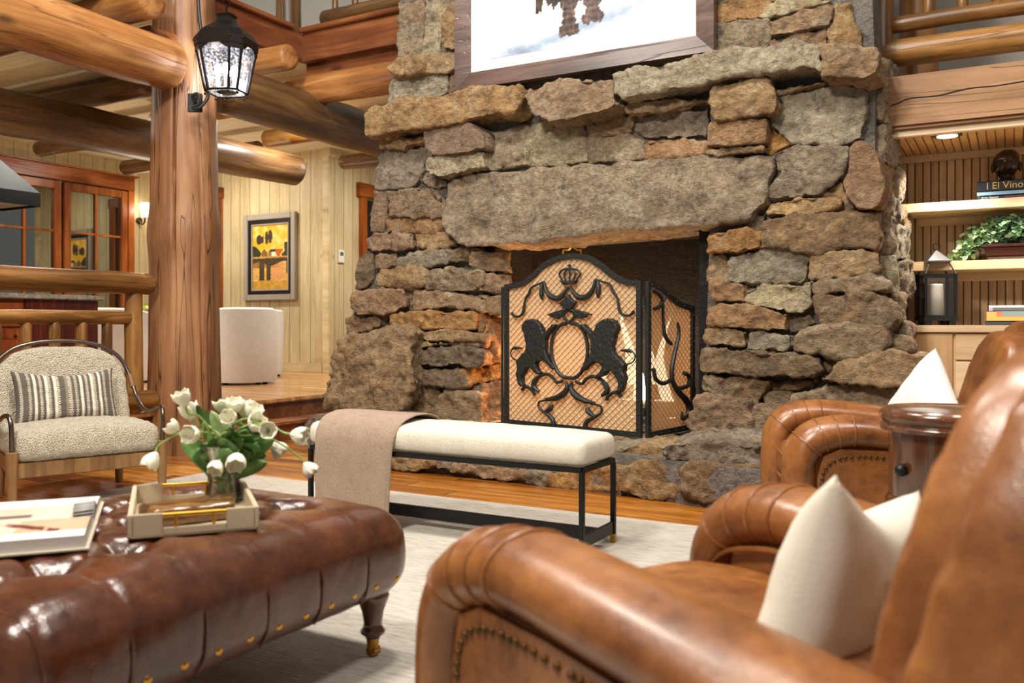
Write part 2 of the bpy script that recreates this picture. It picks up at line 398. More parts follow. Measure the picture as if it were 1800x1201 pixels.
_d = N.n('ShaderNodeBsdfDiffuse', i_Color=lin('#dcc8aa')); _t = N.n('ShaderNodeBsdfTranslucent', i_Color=lin('#d2b898')); _p = N.n('ShaderNodeBsdfTransparent')
_a = N.n('ShaderNodeMixShader', i_0=.32, i_1=_d.outputs[0], i_2=_t.outputs[0]); _b = N.n('ShaderNodeMixShader', i_0=.22, i_1=_a.outputs[0], i_2=_p.outputs[0])
N.t.links.new(_b.outputs[0], N.out.inputs[0]); M['gauze'] = N.m
# rug
N = NT('rug_woven'); v = N.obj(False)
sp = N.n('ShaderNodeSeparateXYZ', i_Vector=v)
rows = N.math('FRACT', N.math('MULTIPLY', sp.outputs[1], 70.0))
rh = N.math('ABSOLUTE', N.math('SUBTRACT', rows, .5))
col_ = N.math('ABSOLUTE', N.math('SUBTRACT', N.math('FRACT', N.math('MULTIPLY', sp.outputs[0], 55.0)), .5))
fl = N.noise(N.vmul(v, (6, 60, 1)), 1.6, 5, .7); big = N.noise(v, 1.4, 3)
c = N.ramp(N.math('ADD', N.math('MULTIPLY', fl, .75), N.math('MULTIPLY', big, .25)), [(.30, '#6a645b'), (.43, '#a8a197'), (.6, '#c6c0b5')])
c = N.mix(N.math('MULTIPLY', N.ramp(rh, [(.36, 0.0), (.5, 1.0)]), .35), c, '#8f877b')
M['rug'] = N.fin(c, .95, N.bump(N.math('ADD', N.math('SUBTRACT', 0.6, rh), N.math('MULTIPLY', col_, .5)), .6, .006))
# coloured weave / art attributes
M['art'] = vcol('painted_canvas', .55, .2)
M['print'] = vcol('photo_print', .35, 0)
M['weave'] = vcol('striped_weave', .95, .4, 260)
M['page'] = vcol('printed_page', .45)
M['frame_brown'] = wood('picture_frame_wood', '#2c1f1b', '#4a3730', '#66504a', sc=9, rough=.35, crack=.05, knots=False)
M['slab'] = wood('polished_wood', '#140803', '#3c210d', '#8a6232', axis='X', sc=14, rough=.15, crack=.1, knots=True, coat=.6)

def colgrid(name, P, nu, nv, func, mat, parent=None, smooth=True):
    """grid of points P(u,v) with colours func(u,v) -> srgb"""
    V = []; C = []
    for j in range(nv+1):
        for i in range(nu+1):
            u, w = i/nu, j/nv; V.append(tuple(P(u, w))); C.append(lin(func(u, w)))
    Fc = [(j*(nu+1)+i, j*(nu+1)+i+1, (j+1)*(nu+1)+i+1, (j+1)*(nu+1)+i) for j in range(nv) for i in range(nu)]
    me = bpy.data.meshes.new(name); me.from_pydata(V, [], Fc); me.update()
    ca = me.color_attributes.new('Col', 'FLOAT_COLOR', 'POINT')
    ca.data.foreach_set('color', [x for c in C for x in c])
    return link(name, me, mat, parent, smooth)
def log(name, p0, p1, r0, r1, mat, parent=None, wob=.06, n=20, seg=None, bul=.0, seed=None, squash=1.0, end=True):
    """rough log, local X axis along its length (in parent's space)"""
    p0, p1 = Vector(p0), Vector(p1); d = p1-p0; L = d.length
    q = d.to_track_quat('X', 'Z').to_matrix().to_4x4(); q.translation = p0
    seg = seg or max(6, int(L/.09)); sd = random.random()*50 if seed is None else seed
    m = MB(); vs = []
    rm = (r0+r1)/2; ch = min(.3*rm, .05)
    st = [0, ch*.4] + [ch+(L-2*ch)*i/seg for i in range(seg+1)] + [L-ch*.4, L]
    for i, x in enumerate(st):
        t = x/L; r = r0+(r1-r0)*t
        k0 = (.62, .9)[i] if i < 2 else ((.9, .62)[i-len(st)+2] if i >= len(st)-2 else 1)
        for k in range(n):
            a = 2*PI*k/n
            w = 1+wob*fbm(math.cos(a)*.9+sd, math.sin(a)*.9, x/(rm*5), 1, 3) + wob*.5*noise.noise(Vector((x*3/ max(rm*4,.1), sd, 1)))
            rr = r*k0*w
            vs.append((x, math.cos(a)*rr, math.sin(a)*rr*squash+noise.noise(Vector((x*1.3, sd, 4)))*rm*.12*(1 if wob > .03 else 0)))
    m.v = vs; ns = len(st)
    for i in range(ns-1):
        for k in range(n):
            k2 = (k+1) % n; m.f.append((i*n+k, i*n+k2, (i+1)*n+k2, (i+1)*n+k))
    m.f.append(tuple(reversed(range(n)))); m.f.append(tuple((ns-1)*n+k for k in range(n)))
    return m.build(name, mat, parent, smooth=True, M=q, angle=55)
# ------------------------------------------------------------------ setting
floor = struct(MB().box((-6.2, -2.0, -.08), (2.6, 6.9, 0)).build('floor', M['floor']))
PX = -5.76                                   # edge of the raised floor
plat = struct(MB().box((-13.0, -1.0, 0), (PX-.02, 14.0, .31)).build('floor_raised', M['floorup']))
plat.data.materials.clear(); plat.data.materials.append(M['fascia'])
pf = struct(MB().box((-13.0, -1.0, .30), (PX+.02, 14.0, .34)).build('floor_raised_boards', M['floorup'], bevel=.012))
pf.parent = plat
st = thing('wooden_step', 'single wooden step up to the raised floor beside the stone fireplace', 'step', (PX+.02, 5.1, 0))
st['kind'] = 'structure'
MB().box((0, 0, 0), (.26, 1.75, .135)).build('step_riser', M['fascia'], st)
MB().box((0, 0, .135), (.30, 1.75, .17)).build('step_tread', M['fascia'], st, bevel=.012)

# platform room walls (painted boards) and ceiling
wb = struct(MB().box((-12.0, 9.43, .34), (-8.40, 9.6, 3.6)).build('wall_back', M['creamX']))
wr = struct(MB().box((-8.40, 9.43, .34), (-8.25, 13.2, 3.6)).build('wall_return', M['creamY']))
we = struct(MB().box((-8.4, 13.0, .34), (-4.0, 13.2, 3.6)).build('wall_far', M['creamX']))
wl = struct(MB().box((-11.75, -1.0, .34), (-11.6, 9.6, 3.6)).build('wall_left', M['creamY']))
for nm, lo, hi, mt in (('baseboard_back', (-11.6, 9.41, .34), (-8.36, 9.432, .47), M['creamplain']), ('trim_1', (-8.34, 9.405, .34), (-8.235, 9.44, 3.45), M['creamplain']),
                   ('trim_2', (-8.35, 9.40, 3.33), (-8.20, 13.0, 3.45), M['creamplain'])):
    struct(box(nm, lo, hi, mt, bevel=.004))
cl = struct(MB().box((-12.0, -1.0, 3.45), (-5.79, 13.2, 3.5)).build('ceiling', M['ceil']))
# brown door trim left of the painting and the door on the return wall
d1 = box('door_1', (-11.18, 9.39, .34), (-10.42, 9.432, 2.9), M['redwoodZ'], bevel=.006); struct(d1)
c_ = box('door_casing', (-10.47, 9.36, .34), (-10.3, 9.432, 2.95), M['redwoodZ'], d1, bevel=.006)
c_ = box('door_head', (-11.25, 9.35, 2.9), (-10.28, 9.432, 3.06), M['redwoodX'], d1, bevel=.006)
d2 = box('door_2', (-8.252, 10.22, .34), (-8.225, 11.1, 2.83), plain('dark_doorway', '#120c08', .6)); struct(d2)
box('door_casing', (-8.26, 10.08, .34), (-8.2, 10.22, 2.86), M['redwoodZ'], d2, bevel=.006)
box('door_head', (-8.26, 10.02, 2.86), (-8.18, 11.3, 3.06), M['redwoodX'], d2, bevel=.006)

# windows in the left wall
def window(idx, y0, y1, z0, z1, panes):
    w = box('window_%d' % idx, (-11.6, y0, z0), (-11.575, y1, z1), M['nightglass']); struct(w)
    fw = .105
    f = MB(); X0, X1 = -11.6, -11.53
    f.box((X0, y0, z0), (X1, y0+fw, z1)); f.box((X0, y1-fw, z0), (X1, y1, z1)); f.box((X0, y0+fw, z1-fw), (X1, y1-fw, z1)); f.box((X0, y0+fw, z0), (X1, y1-fw, z0+fw))
    f.build('window_frame', M['redwoodZ'], w, bevel=.006)
    g = MB(); ym = (y0+y1)/2
    g.box((X0, ym-.018, z0+fw), (X1-.02, ym+.018, z1-fw))
    nz = panes
    for k in range(1, nz):
        z = z1-fw-(z1-z0-2*fw)*k/nz; g.box((X0, y0+fw, z-.014), (X1-.022, y1-fw, z+.014))
    g.build('window_muntin', M['redwoodZ'], w)
    return w
window(1, 7.70, 8.72, .45, 3.0, 4)
window(2, 6.62, 7.66, .45, 3.0, 4)
window(3, 5.4, 6.55, .45, 3.0, 4)
hd = struct(box('trim_3', (-11.6, 4.5, 3.02), (-11.5, 8.82, 3.21), M['redwoodX'], bevel=.006))
cp = box('trim_cap', (-11.6, 4.45, 3.21), (-11.46, 8.87, 3.235), M['redwoodX'], hd, bevel=.005)
cs = struct(box('trim_4', (-11.6, 8.725, .34), (-11.52, 8.83, 3.02), M['redwoodZ'], bevel=.005))
# loft fascia, loft walls
fa = struct(box('trim_5', (-5.76, 6.20, 3.44), (-4.3, 6.28, 3.70), M['fascia'], bevel=.004))
box('trim_cap', (-5.74, 6.15, 3.70), (-4.3, 6.30, 3.745), M['fascia'], fa, bevel=.006)
box('trim_batten', (-5.78, 6.30, 3.22), (-4.3, 6.40, 3.46), M['fascia'], fa)
fb = struct(box('trim_6', (-5.79, 1.0, 3.45), (-5.74, 6.3, 3.70), M['fasciaY'], bevel=.004))
box('trim_cap', (-5.80, 1.0, 3.70), (-5.69, 6.05, 3.74), M['fasciaY'], fb, bevel=.005)
struct(MB().box((-9.5, 8.6, 3.5), (-3.0, 8.75, 7.5)).build('wall_loft_left', M['wallwhite']))
struct(MB().box((-1.6, 8.6, 2.4), (2.6, 8.75, 5.5)).build('wall_loft_right', M['wallgrey']))
struct(MB().box((-.8, 6.0, 2.46), (2.6, 8.7, 2.5)).build('floor_loft', M['pine']))

# ------------------------------------------------------------------ log frame of the lodge
def L_(nm, lab, p0, p1, r0, r1, mt, **k):
    return tag(log(nm, p0, p1, r0, r1, mt, **k), lab, 'log beam' if 'beam' in nm or 'joist' in nm else 'log')
# the big post, tapered, flaring at the bottom
def post():
    m = MB(); n = 150; vs = []
    zs = [i*.07 for i in range(0, 60)]
    cx, cy = PX+.02, 4.86
    for z in zs:
        r = .275 + .03*math.exp(-z/.35) - .022*z/1.0*.55 + .045*math.exp(-((z-1.72)/.16)**2)*.5
        for k in range(n):
            a = 2*PI*k/n
            w = 1+.05*fbm(math.cos(a)*1.1+3, math.sin(a)*1.1, z*.5, 1, 4)
            kn = .05*math.exp(-((z-1.88)/.14)**2 - ((a-0.25)/.35)**2)
            fl = .94 if abs(((a-PI*1.15+PI) % (2*PI))-PI) < .35 else 1
            for a0, wd, ph in ((-57, .030, 1.0), (-10, .036, 2.2)):
                da = ((a-math.radians(a0)-.05*math.sin(z*1.3+ph)+PI) % (2*PI))-PI
                w -= .12*math.exp(-(da/wd)**2)*(.6+.4*math.sin(z*2+ph*3))
            vs.append((cx+math.cos(a)*r*(w+kn)*fl, cy+math.sin(a)*r*(w+kn)*fl, z))
    m.v = vs
    for i in range(len(zs)-1):
        for k in range(n): k2 = (k+1) % n; m.f.append((i*n+k, i*n+k2, (i+1)*n+k2, (i+1)*n+k))
    m.f.append(tuple(reversed(range(n)))); m.f.append(tuple((len(zs)-1)*n+k for k in range(n)))
    o = m.build('log_post', M['post'], smooth=True)
    return tag(o, 'massive cracked log post standing beside the end of the log railing', 'log post', kind='thing')
PO = post()
L_('log_beam', 'thick round log beam ending against the big post, high at upper left', (-5.6, 1.5, 2.98), (-5.62, 4.66, 2.99), .21, .19, M['log'], seed=3, wob=.05)
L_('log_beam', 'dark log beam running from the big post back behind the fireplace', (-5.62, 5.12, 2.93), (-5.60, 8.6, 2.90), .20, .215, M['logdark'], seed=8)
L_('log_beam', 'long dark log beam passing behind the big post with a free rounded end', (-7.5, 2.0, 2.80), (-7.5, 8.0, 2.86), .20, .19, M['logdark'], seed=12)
L_('log_beam', 'orange log beam running from the dark beam into the fireplace side', (-5.85, 6.15, 3.14), (-4.1, 6.15, 3.14), .135, .135, M['log'], seed=21)
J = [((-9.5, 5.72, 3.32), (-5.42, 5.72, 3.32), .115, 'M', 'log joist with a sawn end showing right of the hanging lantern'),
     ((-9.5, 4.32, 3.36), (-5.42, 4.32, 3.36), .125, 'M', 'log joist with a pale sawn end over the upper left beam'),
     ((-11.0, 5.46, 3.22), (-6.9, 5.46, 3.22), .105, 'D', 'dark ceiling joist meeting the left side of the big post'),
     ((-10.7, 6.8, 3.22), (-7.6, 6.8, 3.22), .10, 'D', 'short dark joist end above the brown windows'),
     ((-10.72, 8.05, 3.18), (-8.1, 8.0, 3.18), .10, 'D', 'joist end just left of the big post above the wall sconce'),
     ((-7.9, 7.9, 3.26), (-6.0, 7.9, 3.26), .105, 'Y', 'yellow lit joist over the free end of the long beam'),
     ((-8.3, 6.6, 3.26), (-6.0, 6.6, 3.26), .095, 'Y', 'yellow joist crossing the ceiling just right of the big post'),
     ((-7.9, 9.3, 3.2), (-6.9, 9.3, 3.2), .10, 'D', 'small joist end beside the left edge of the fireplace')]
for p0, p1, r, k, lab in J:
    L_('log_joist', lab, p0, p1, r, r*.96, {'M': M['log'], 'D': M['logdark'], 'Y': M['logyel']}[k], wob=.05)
tag(box('corner_block', (-5.98, 4.42, 3.16), (-5.60, 5.05, 3.24), M['fascia'], bevel=.01), 'squared timber block behind the top of the big post', 'timber block')
tag(log('loft_post', (-5.86, 6.14, 3.46), (-5.86, 6.14, 5.0), .115, .11, M['logdark']), 'upright loft post rising behind the hanging lantern', 'post')
lr = thing('loft_railing', 'dark log railing of the upper loft left of the fireplace', 'railing', (-5.7, 6.45, 3.9))
log('rail', (0, 0, 0), (1.6, 0, 0), .085, .085, M['logdark'], lr)
for k in range(6): log('baluster', (.14+k*.24, 0, .02), (.14+k*.24, 0, .7), .03, .03, M['lograil'], lr)

# railing on the raised floor
rl = thing('log_railing', 'log railing with short round balusters left of the big post', 'railing', (PX-.02, 4.4, .34))
log('top_rail', (.02, -3.2, .97), (.02, .16, .97), .088, .082, M['lograil'], rl, wob=.035)
log('middle_rail', (0, -3.2, .715), (0, -.02, .715), .052, .05, M['lograil'], rl, wob=.04)
log('newel_post', (0, .02, -.0), (0, .02, .93), .068, .062, M['lograil'], rl, wob=.06)
log('bottom_rail', (0.03, -3.2, .1), (.05, .17, .1), .075, .07, M['lograil'], rl, wob=.05)
for k in range(9):
    y = -.205-k*.205
    log('baluster', (0, y, .15), (0, y, .70), .042, .036, M['lograil'], rl, wob=.06)

# ------------------------------------------------------------------ hanging lantern on the post
def hang_lantern():
    x, y = cam2room((398-CX)/F*6.75, 6.75)
    zb = 1+(572-163)/F*6.75
    t = thing('hanging_lantern', 'black glass lantern with a domed roof hanging from the big log post, lit', 'lantern', (x, y, zb), math.radians(20))
    n = 8; H1 = .36
    base8 = [(1,.64),(.64,1),(-.64,1),(-1,.64),(-1,-.64),(-.64,-1),(.64,-1),(1,-.64)]
    def hexp(r, z): return [Vector((r*a*.86, r*b*.86, z)) for a, b in base8]
    rb, rt = .150, .222
    A_, B_ = hexp(rb, .0), hexp(rt, H1)
    fr = MB()
    for k in range(n):
        fr.tube([A_[k], B_[k]], .011, 6); fr.tube([A_[k], A_[(k+1) % n]], .009, 6); fr.sphere(A_[k]-Vector((0,0,.022)), .010, 5); fr.sphere(B_[k]*1.03, .010, 5)
    fr.build('lantern_frame', M['lantern'], t, smooth=True)
    gl = MB()
    for k in range(n):
        k2 = (k+1) % n; gl.add([A_[k]*.985, A_[k2]*.985, B_[k2]*.985, B_[k]*.985], [(0,1,2,3)])
    gl.add([p*.985 for p in A_], [tuple(range(n))])
    gl.build('glass_panes', M['seeded'], t)
    rf = MB(); prof = [(rt*1.03, H1-.035), (rt*1.05, H1+.03), (.195, H1+.085), (.14, H1+.125), (.085, H1+.165), (.068, H1+.205), (.08, H1+.225), (.05, H1+.235)]
    for r_, z_ in prof: rf.v += [tuple(p) for p in hexp(r_, z_)]
    for i in range(len(prof)-1):
        for k in range(n): k2 = (k+1) % n; rf.f.append((i*n+k, i*n+k2, (i+1)*n+k2, (i+1)*n+k))
    rf.f.append(tuple((len(prof)-1)*n+k for k in range(n)))
    rf.build('lantern_roof', M['lantern'], t)
    sc = MB()                                   # scalloped apron under the roof
    for k in range(n):
        p, q = B_[k]*1.02, B_[(k+1) % n]*1.02; top = []; bot = []; wide = (p-q).length > .15
        for i in range(17):
            u = i/16; w = p.lerp(q, u); dz = .015+.062*abs(math.cos(u*PI))**1.8 if wide else .075
            top.append(Vector((w.x, w.y, H1+.02))); bot.append(Vector((w.x*.985, w.y*.985, H1-dz)))
        sc.add(top+bot, [(i, i+1, 18+i, 17+i) for i in range(16)])
    sc.build('roof_apron', M['lantern'], t)
    MB().tube([(0,0,H1+.23), (0,0,H1+.30)], .01, 6).tube(smoothpath([(-.01,0,H1+.28), (.03,0,H1+.32), (0,0,H1+.37), (-.03,0,H1+.33)], 6), .006, 6).build('hook', M['lantern'], t, smooth=True)
    cs = MB(); MB().lathe([(.07,.0),(.075,.012),(.02,.02),(.012,.05)], 16).build('candle_plate', M['lantern'], t, smooth=True)
    for a in (0.4, 1.97, 3.54, 5.1):
        cx, cy = .06*math.cos(a), .06*math.sin(a)
        c = MB().lathe([(.013,.02),(.013,.12)], 10, (cx, cy, 0)).build('candle_sleeve', M['candle'], t, smooth=True)
        MB().sphere((cx, cy, .165), .026, 8, (1,1,2.0)).build('bulb', M['bulb'], c, smooth=True)
    return t, (x, y, zb)
LT, LPOS = hang_lantern()
br = thing('lantern_bracket', 'scrolled iron wall bracket with square plate on the big log post', 'bracket', (0,0,0))
pb = onx(343, 181, PX+.24); pb = atd(343, 181, 6.72)
def camv(dx, dz, dd): # offsets right, up, away along the view direction
    return Vector((dx*cA-dd*sA, dx*sA+dd*cA, dz))
br.location = pb
MB().box((-.055, -.012, -.07), (.055, .012, .07)).build('plate', M['iron'], br, bevel=.003, M=Matrix.Rotation(YAW, 4, 'Z'))
sp_ = [camv(.005,.0,-.02), camv(.0,.04,-.05), camv(.045,.05,-.06), camv(.05,-.02,-.06), camv(.0,-.05,-.05), camv(.06,-.04,-.05), camv(.115,.05,-.04), camv(.10,.2,-.02), camv(.06,.45,.0), camv(.025,.8,.0), camv(.1,1.0,.0), camv(.24,.98,.0), camv(.25,.9,.0)]
MB().tube(smoothpath(sp_, 8), .013, 8).build('scroll_arm', M['iron'], br, smooth=True)

# ------------------------------------------------------------------ FIREPLACE
FP = thing('fireplace', 'huge rough stone fireplace with a mantel ledge and raised hearth', 'fireplace', (-2.6, 5.75, 0))
FY = 5.75
TX = {}
for nm, s_, d_ in (('c1', .16, 2), ('c2', .045, 3), ('c3', .4, 1)):
    t_ = bpy.data.textures.new(nm, 'CLOUDS'); t_.noise_scale = s_; t_.noise_depth = d_; TX[nm] = t_
CROP = {'A': (620,0,3.532), 'B': (1080,0,3.532), 'C': (560,380,3.003), 'D': (1180,380,2.859), 'L': (780,200,3.0), 'E': (600,200,6.0),
        'H': (1080,730,6.0), 'G': (1320,200,6.0), 'K': (1320,380,5.4545), 'M': (520,560,5.0), 'N': (660,760,4.0), 'R': (1240,0,5.131)}
def stone_mesh(name, poly, depth, ext, mk, vox=.0135, amp=(.034, .02), sm=1, back=1.0, tilt=None, inf=.011):
    """poly: 3d outline of the front face; ext: unit vector pointing into the wall; depth: stone thickness"""
    pts = []
    n = len(poly)
    for i in range(n):
        a, b = Vector(poly[i]), Vector(poly[(i+1) % n]); L = (b-a).length; k = max(1, int(L/.06))
        for j in range(k):
            p = a.lerp(b, j/k)
            if 0 < j: p += Vector((random.uniform(-1,1)*.006, 0, random.uniform(-1,1)*.006))
            pts.append(p)
    c = sum(pts, Vector())/len(pts); e = Vector(ext)
    pts = [p+(p-c).normalized()*inf for p in pts]
    if tilt is None: tilt = (random.uniform(-.05,.05), random.uniform(-.08,.08))
    F_ = [p + e*((p.x-c.x)*tilt[0] + (p.z-c.z)*tilt[1]) for p in pts]
    B_ = [c+(p-c)*back+e*depth for p in pts]
    m = MB(); k = len(pts); m.v = [tuple(p) for p in F_+B_]
    m.f = [tuple(range(k)), tuple(reversed(range(k, 2*k)))]+[(i, i+k, (i+1) % k+k, (i+1) % k) for i in range(k)]
    o = m.build(name, M[mk])
    md = o.modifiers.new('r', 'REMESH'); md.mode = 'VOXEL'; md.voxel_size = vox
    md = o.modifiers.new('s', 'SMOOTH'); md.iterations = sm; md.factor = .5
    for tx, am in zip(('c1', 'c2'), amp):
        md = o.modifiers.new(tx, 'DISPLACE'); md.texture = TX[tx]; md.texture_coords = 'GLOBAL'; md.strength = am*2; md.mid_level = .5
    md = o.modifiers.new('c3', 'DISPLACE'); md.texture = TX['c3']; md.texture_coords = 'GLOBAL'; md.strength = .05; md.mid_level = .5
    bake(o)
    return o
def par(o, root):
    o.parent = root; o.matrix_parent_inverse = Matrix.Translation(-root.location) if root.rotation_euler.z == 0 else root.matrix_world.inverted()
    return o
def S(crop, pts, p=.05, mk='t', depth=None, name='stone', y=FY, **kw):
    ox, oy, sc = CROP[crop]
    P3 = [ony(ox+a/sc, oy+b/sc, y-p) for a, b in pts]
    return par(stone_mesh(name, P3, depth or (p+.12), (0,1,0), mk, **kw), FP)
# mortar core with the firebox notch
core = [(-5.02,0),(-3.48,0),(-3.52,1.62),(-1.75,1.66),(-1.80,0),(-.52,0),(-.60,.85),(-.735,1.4),(-.73,2.5),(-.80,4.6),(-4.26,4.6),(-4.30,2.95),(-4.48,2.6),(-4.50,1.9),(-4.66,1.35),(-4.78,1.05),(-4.95,.7)]
par(MB().prism([(x, FY+.0, z) for x, z in core], (0, 1.1, 0)).build('mortar', M['mortar']), FP)
fbx = MB(); fbx.box((-3.5, 6.45, .2), (-1.78, 6.52, 1.66)); fbx.box((-3.52, 5.80, .2), (-3.46, 6.5, 1.64)); fbx.box((-1.84, 5.80, .2), (-1.77, 6.5, 1.64)); fbx.box((-3.5, 5.80, 1.645), (-1.77, 6.5, 1.68)); fbx.box((-3.5, 5.72, .2), (-1.77, 6.5, .275))
par(fbx.build('firebox', M['brick']), FP)
# above the mantel
S('A', [(268,0),(437,0),(437,110),(430,142),(285,145),(275,70)], .04, 't')
S('A', [(440,0),(600,0),(600,60),(550,140),(545,330),(425,345),(440,140)], .03, 'p')
S('A', [(578,0),(670,0),(660,290),(555,300),(550,160)], .06, 't')
S('A', [(282,150),(432,145),(438,200),(415,338),(280,368),(272,260)], .04, 'g')
S('A', [(420,348),(545,322),(650,310),(645,400),(600,445),(460,455),(415,400)], .08, 't')
S('A', [(205,400),(260,372),(410,347),(420,430),(250,465),(215,440)], .14, 't')
S('A', [(250,470),(430,452),(588,450),(578,580),(480,640),(220,660),(225,530)], .05, 'p')
S('A', [(592,450),(660,420),(660,560),(582,580)], .03, 'd')
S('B', [(560,0),(985,0),(955,60),(880,112),(640,128),(560,250)], .04, 'o')
S('B', [(1000,0),(1350,0),(1330,12),(1000,95),(895,110),(960,20)], .05, 'p')
S('B', [(560,130),(950,118),(962,200),(958,300),(560,380)], .03, 'g')
S('B', [(968,118),(1320,17),(1352,40),(1348,110),(1308,158),(977,218)], .08, 't')
S('B', [(965,270),(1000,232),(1308,177),(1318,270),(1250,330),(960,340)], .04, 'k')
S('B', [(1362,32),(1465,17),(1520,250),(1525,310),(1322,310),(1327,180),(1360,110)], .05, 't')
# fill behind the picture
S('A', [(665,0),(1250,0),(1250,430),(670,520)], .02, 'g')
S('B', [(0,0),(555,0),(555,330),(0,440)], .02, 't')
# mantel slabs
S('A', [(60,775),(75,715),(140,660),(240,650),(260,622),(540,602),(640,562),(1030,532),(1058,557),(1040,630),(1000,690),(800,720),(680,750),(300,810),(70,850)], .24, 't', .40, 'mantel_stone', tilt=(0,-.05))
S('A', [(1064,562),(1300,502),(1613,482),(1608,570),(1636,648),(1560,690),(1230,752),(1124,718),(1094,640)], .27, 't', .42, 'mantel_stone', tilt=(0,.12))
S('B', [(-8,455),(350,390),(520,350),(700,310),(950,290),(1130,248),(1268,290),(1280,450),(1180,412),(1060,424),(700,474),(300,562),(60,612),(-4,590)], .27, 'p', .42, 'mantel_stone', tilt=(0,-.05))
S('B', [(1284,287),(1525,292),(1535,312),(1612,297),(1630,332),(1628,440),(1540,488),(1294,468)], .27, 't', .42, 'mantel_stone', tilt=(0,-.05))
# below the mantel, left
S('E', [(405,280),(480,255),(850,240),(860,320),(680,340),(640,365),(560,350),(410,360)], .1, 't')
S('E', [(870,160),(1130,110),(1330,90),(1400,120),(1490,200),(1500,370),(1340,400),(960,430),(880,370),(860,280)], .2, 'k', amp=(.015,.008))
S('E', [(870,520),(940,450),(1290,395),(1490,400),(1500,560),(1280,610),(1060,670),(930,650),(860,570)], .16, 'p')
S('E', [(430,420),(480,372),(650,372),(850,340),(960,430),(858,520),(868,600),(800,718),(700,778),(370,793),(365,560),(385,440)], .05, 'g')
S('E', [(830,720),(870,610),(940,655),(1080,700),(1090,770),(980,788),(880,768)], .05, 'g')
S('E', [(492,820),(700,792),(900,772),(1030,862),(1060,1000),(1050,1080),(960,1103),(850,1088),(484,1093),(484,960)], .09, 't')
S('E', [(335,820),(478,812),(476,960),(456,1100),(445,1240),(295,1240),(330,1000)], .04, 'k')
S('E', [(470,1112),(600,1097),(850,1102),(960,1117),(1050,1097),(1070,1180),(1080,1230),(970,1262),(465,1260)], .06, 'o')
# middle band over the lintel
S('L', [(215,110),(260,90),(440,60),(468,60),(440,160),(408,270),(230,298),(215,200)], .05, 'g')
S('L', [(474,60),(738,32),(748,250),(600,270),(422,272),(447,160)], .06, 'p')
S('L', [(757,50),(1000,10),(1003,60),(978,98),(772,113)], .06, 't')
S('L', [(757,120),(980,107),(1053,142),(1048,235),(762,262)], .05, 'g')
S('B', [(125,715),(400,690),(583,655),(583,790),(558,848),(195,858),(107,813)], .05, 'g')
S('B', [(70,660),(100,635),(590,590),(590,640),(160,705),(80,700)], .13, 't')
S('L', [(1062,142),(1290,122),(1378,152),(1373,208),(1240,223),(1062,238)], .06, 'k')
S('B', [(605,560),(640,530),(900,490),(940,500),(970,590),(1005,650),(985,690),(850,710),(625,740),(605,640)], .2, 't')
S('B', [(580,790),(600,760),(930,735),(938,770),(928,880),(580,903)], .15, 'o', amp=(.015,.006))
S('B', [(580,945),(600,925),(740,905),(920,910),(920,943),(730,955),(590,960)], .13, 't')
S('B', [(980,575),(1000,555),(1290,500),(1310,520),(1100,568),(990,588)], .1, 't')
S('B', [(1330,520),(1350,495),(1500,480),(1530,495),(1440,523)], .13, 'k')
S('B', [(992,602),(1110,582),(1400,532),(1538,532),(1548,640),(1533,858),(1430,888),(1380,903),(1240,888),(1110,886),(1052,840),(972,780),(992,690)], .07, 'p')
S('B', [(945,792),(1055,842),(1096,888),(970,948),(950,860)], .03, 'o')
S('G', [(227,440),(320,392),(480,342),(870,337),(998,347),(998,480),(973,640),(900,698),(700,848),(480,868),(330,898),(182,888),(192,760),(300,620),(257,520)], .08, 'g')
S('G', [(1050,380),(1100,320),(1180,310),(1260,350),(1350,450),(1410,700),(1410,800),(1360,950),(1290,988),(1110,988),(1012,850),(992,700),(1042,560)], .15, 'k', amp=(.015,.008))
S('G', [(720,862),(960,712),(988,840),(1010,908),(890,878)], .04, 't')
S('G', [(140,1020),(200,950),(300,925),(500,882),(850,882),(930,920),(910,1000),(640,1060),(430,1075),(150,1080)], .11, 't')
S('G', [(930,960),(1000,925),(1080,980),(1000,1008),(920,1008)], .04, 'k')
# lintel
S('L', [(0,360),(100,310),(400,302),(420,277),(600,277),(760,267),(1060,247),(1360,227),(1698,212),(1738,260),(1728,310),(1698,370),(1698,470),(1600,560),(1400,597),(1100,607),(830,622),(600,662),(300,690),(120,690),(20,640),(0,550)], .12, 'g', .55, 'lintel_stone', tilt=(0,.12), vox=.02, amp=(.03,.014))
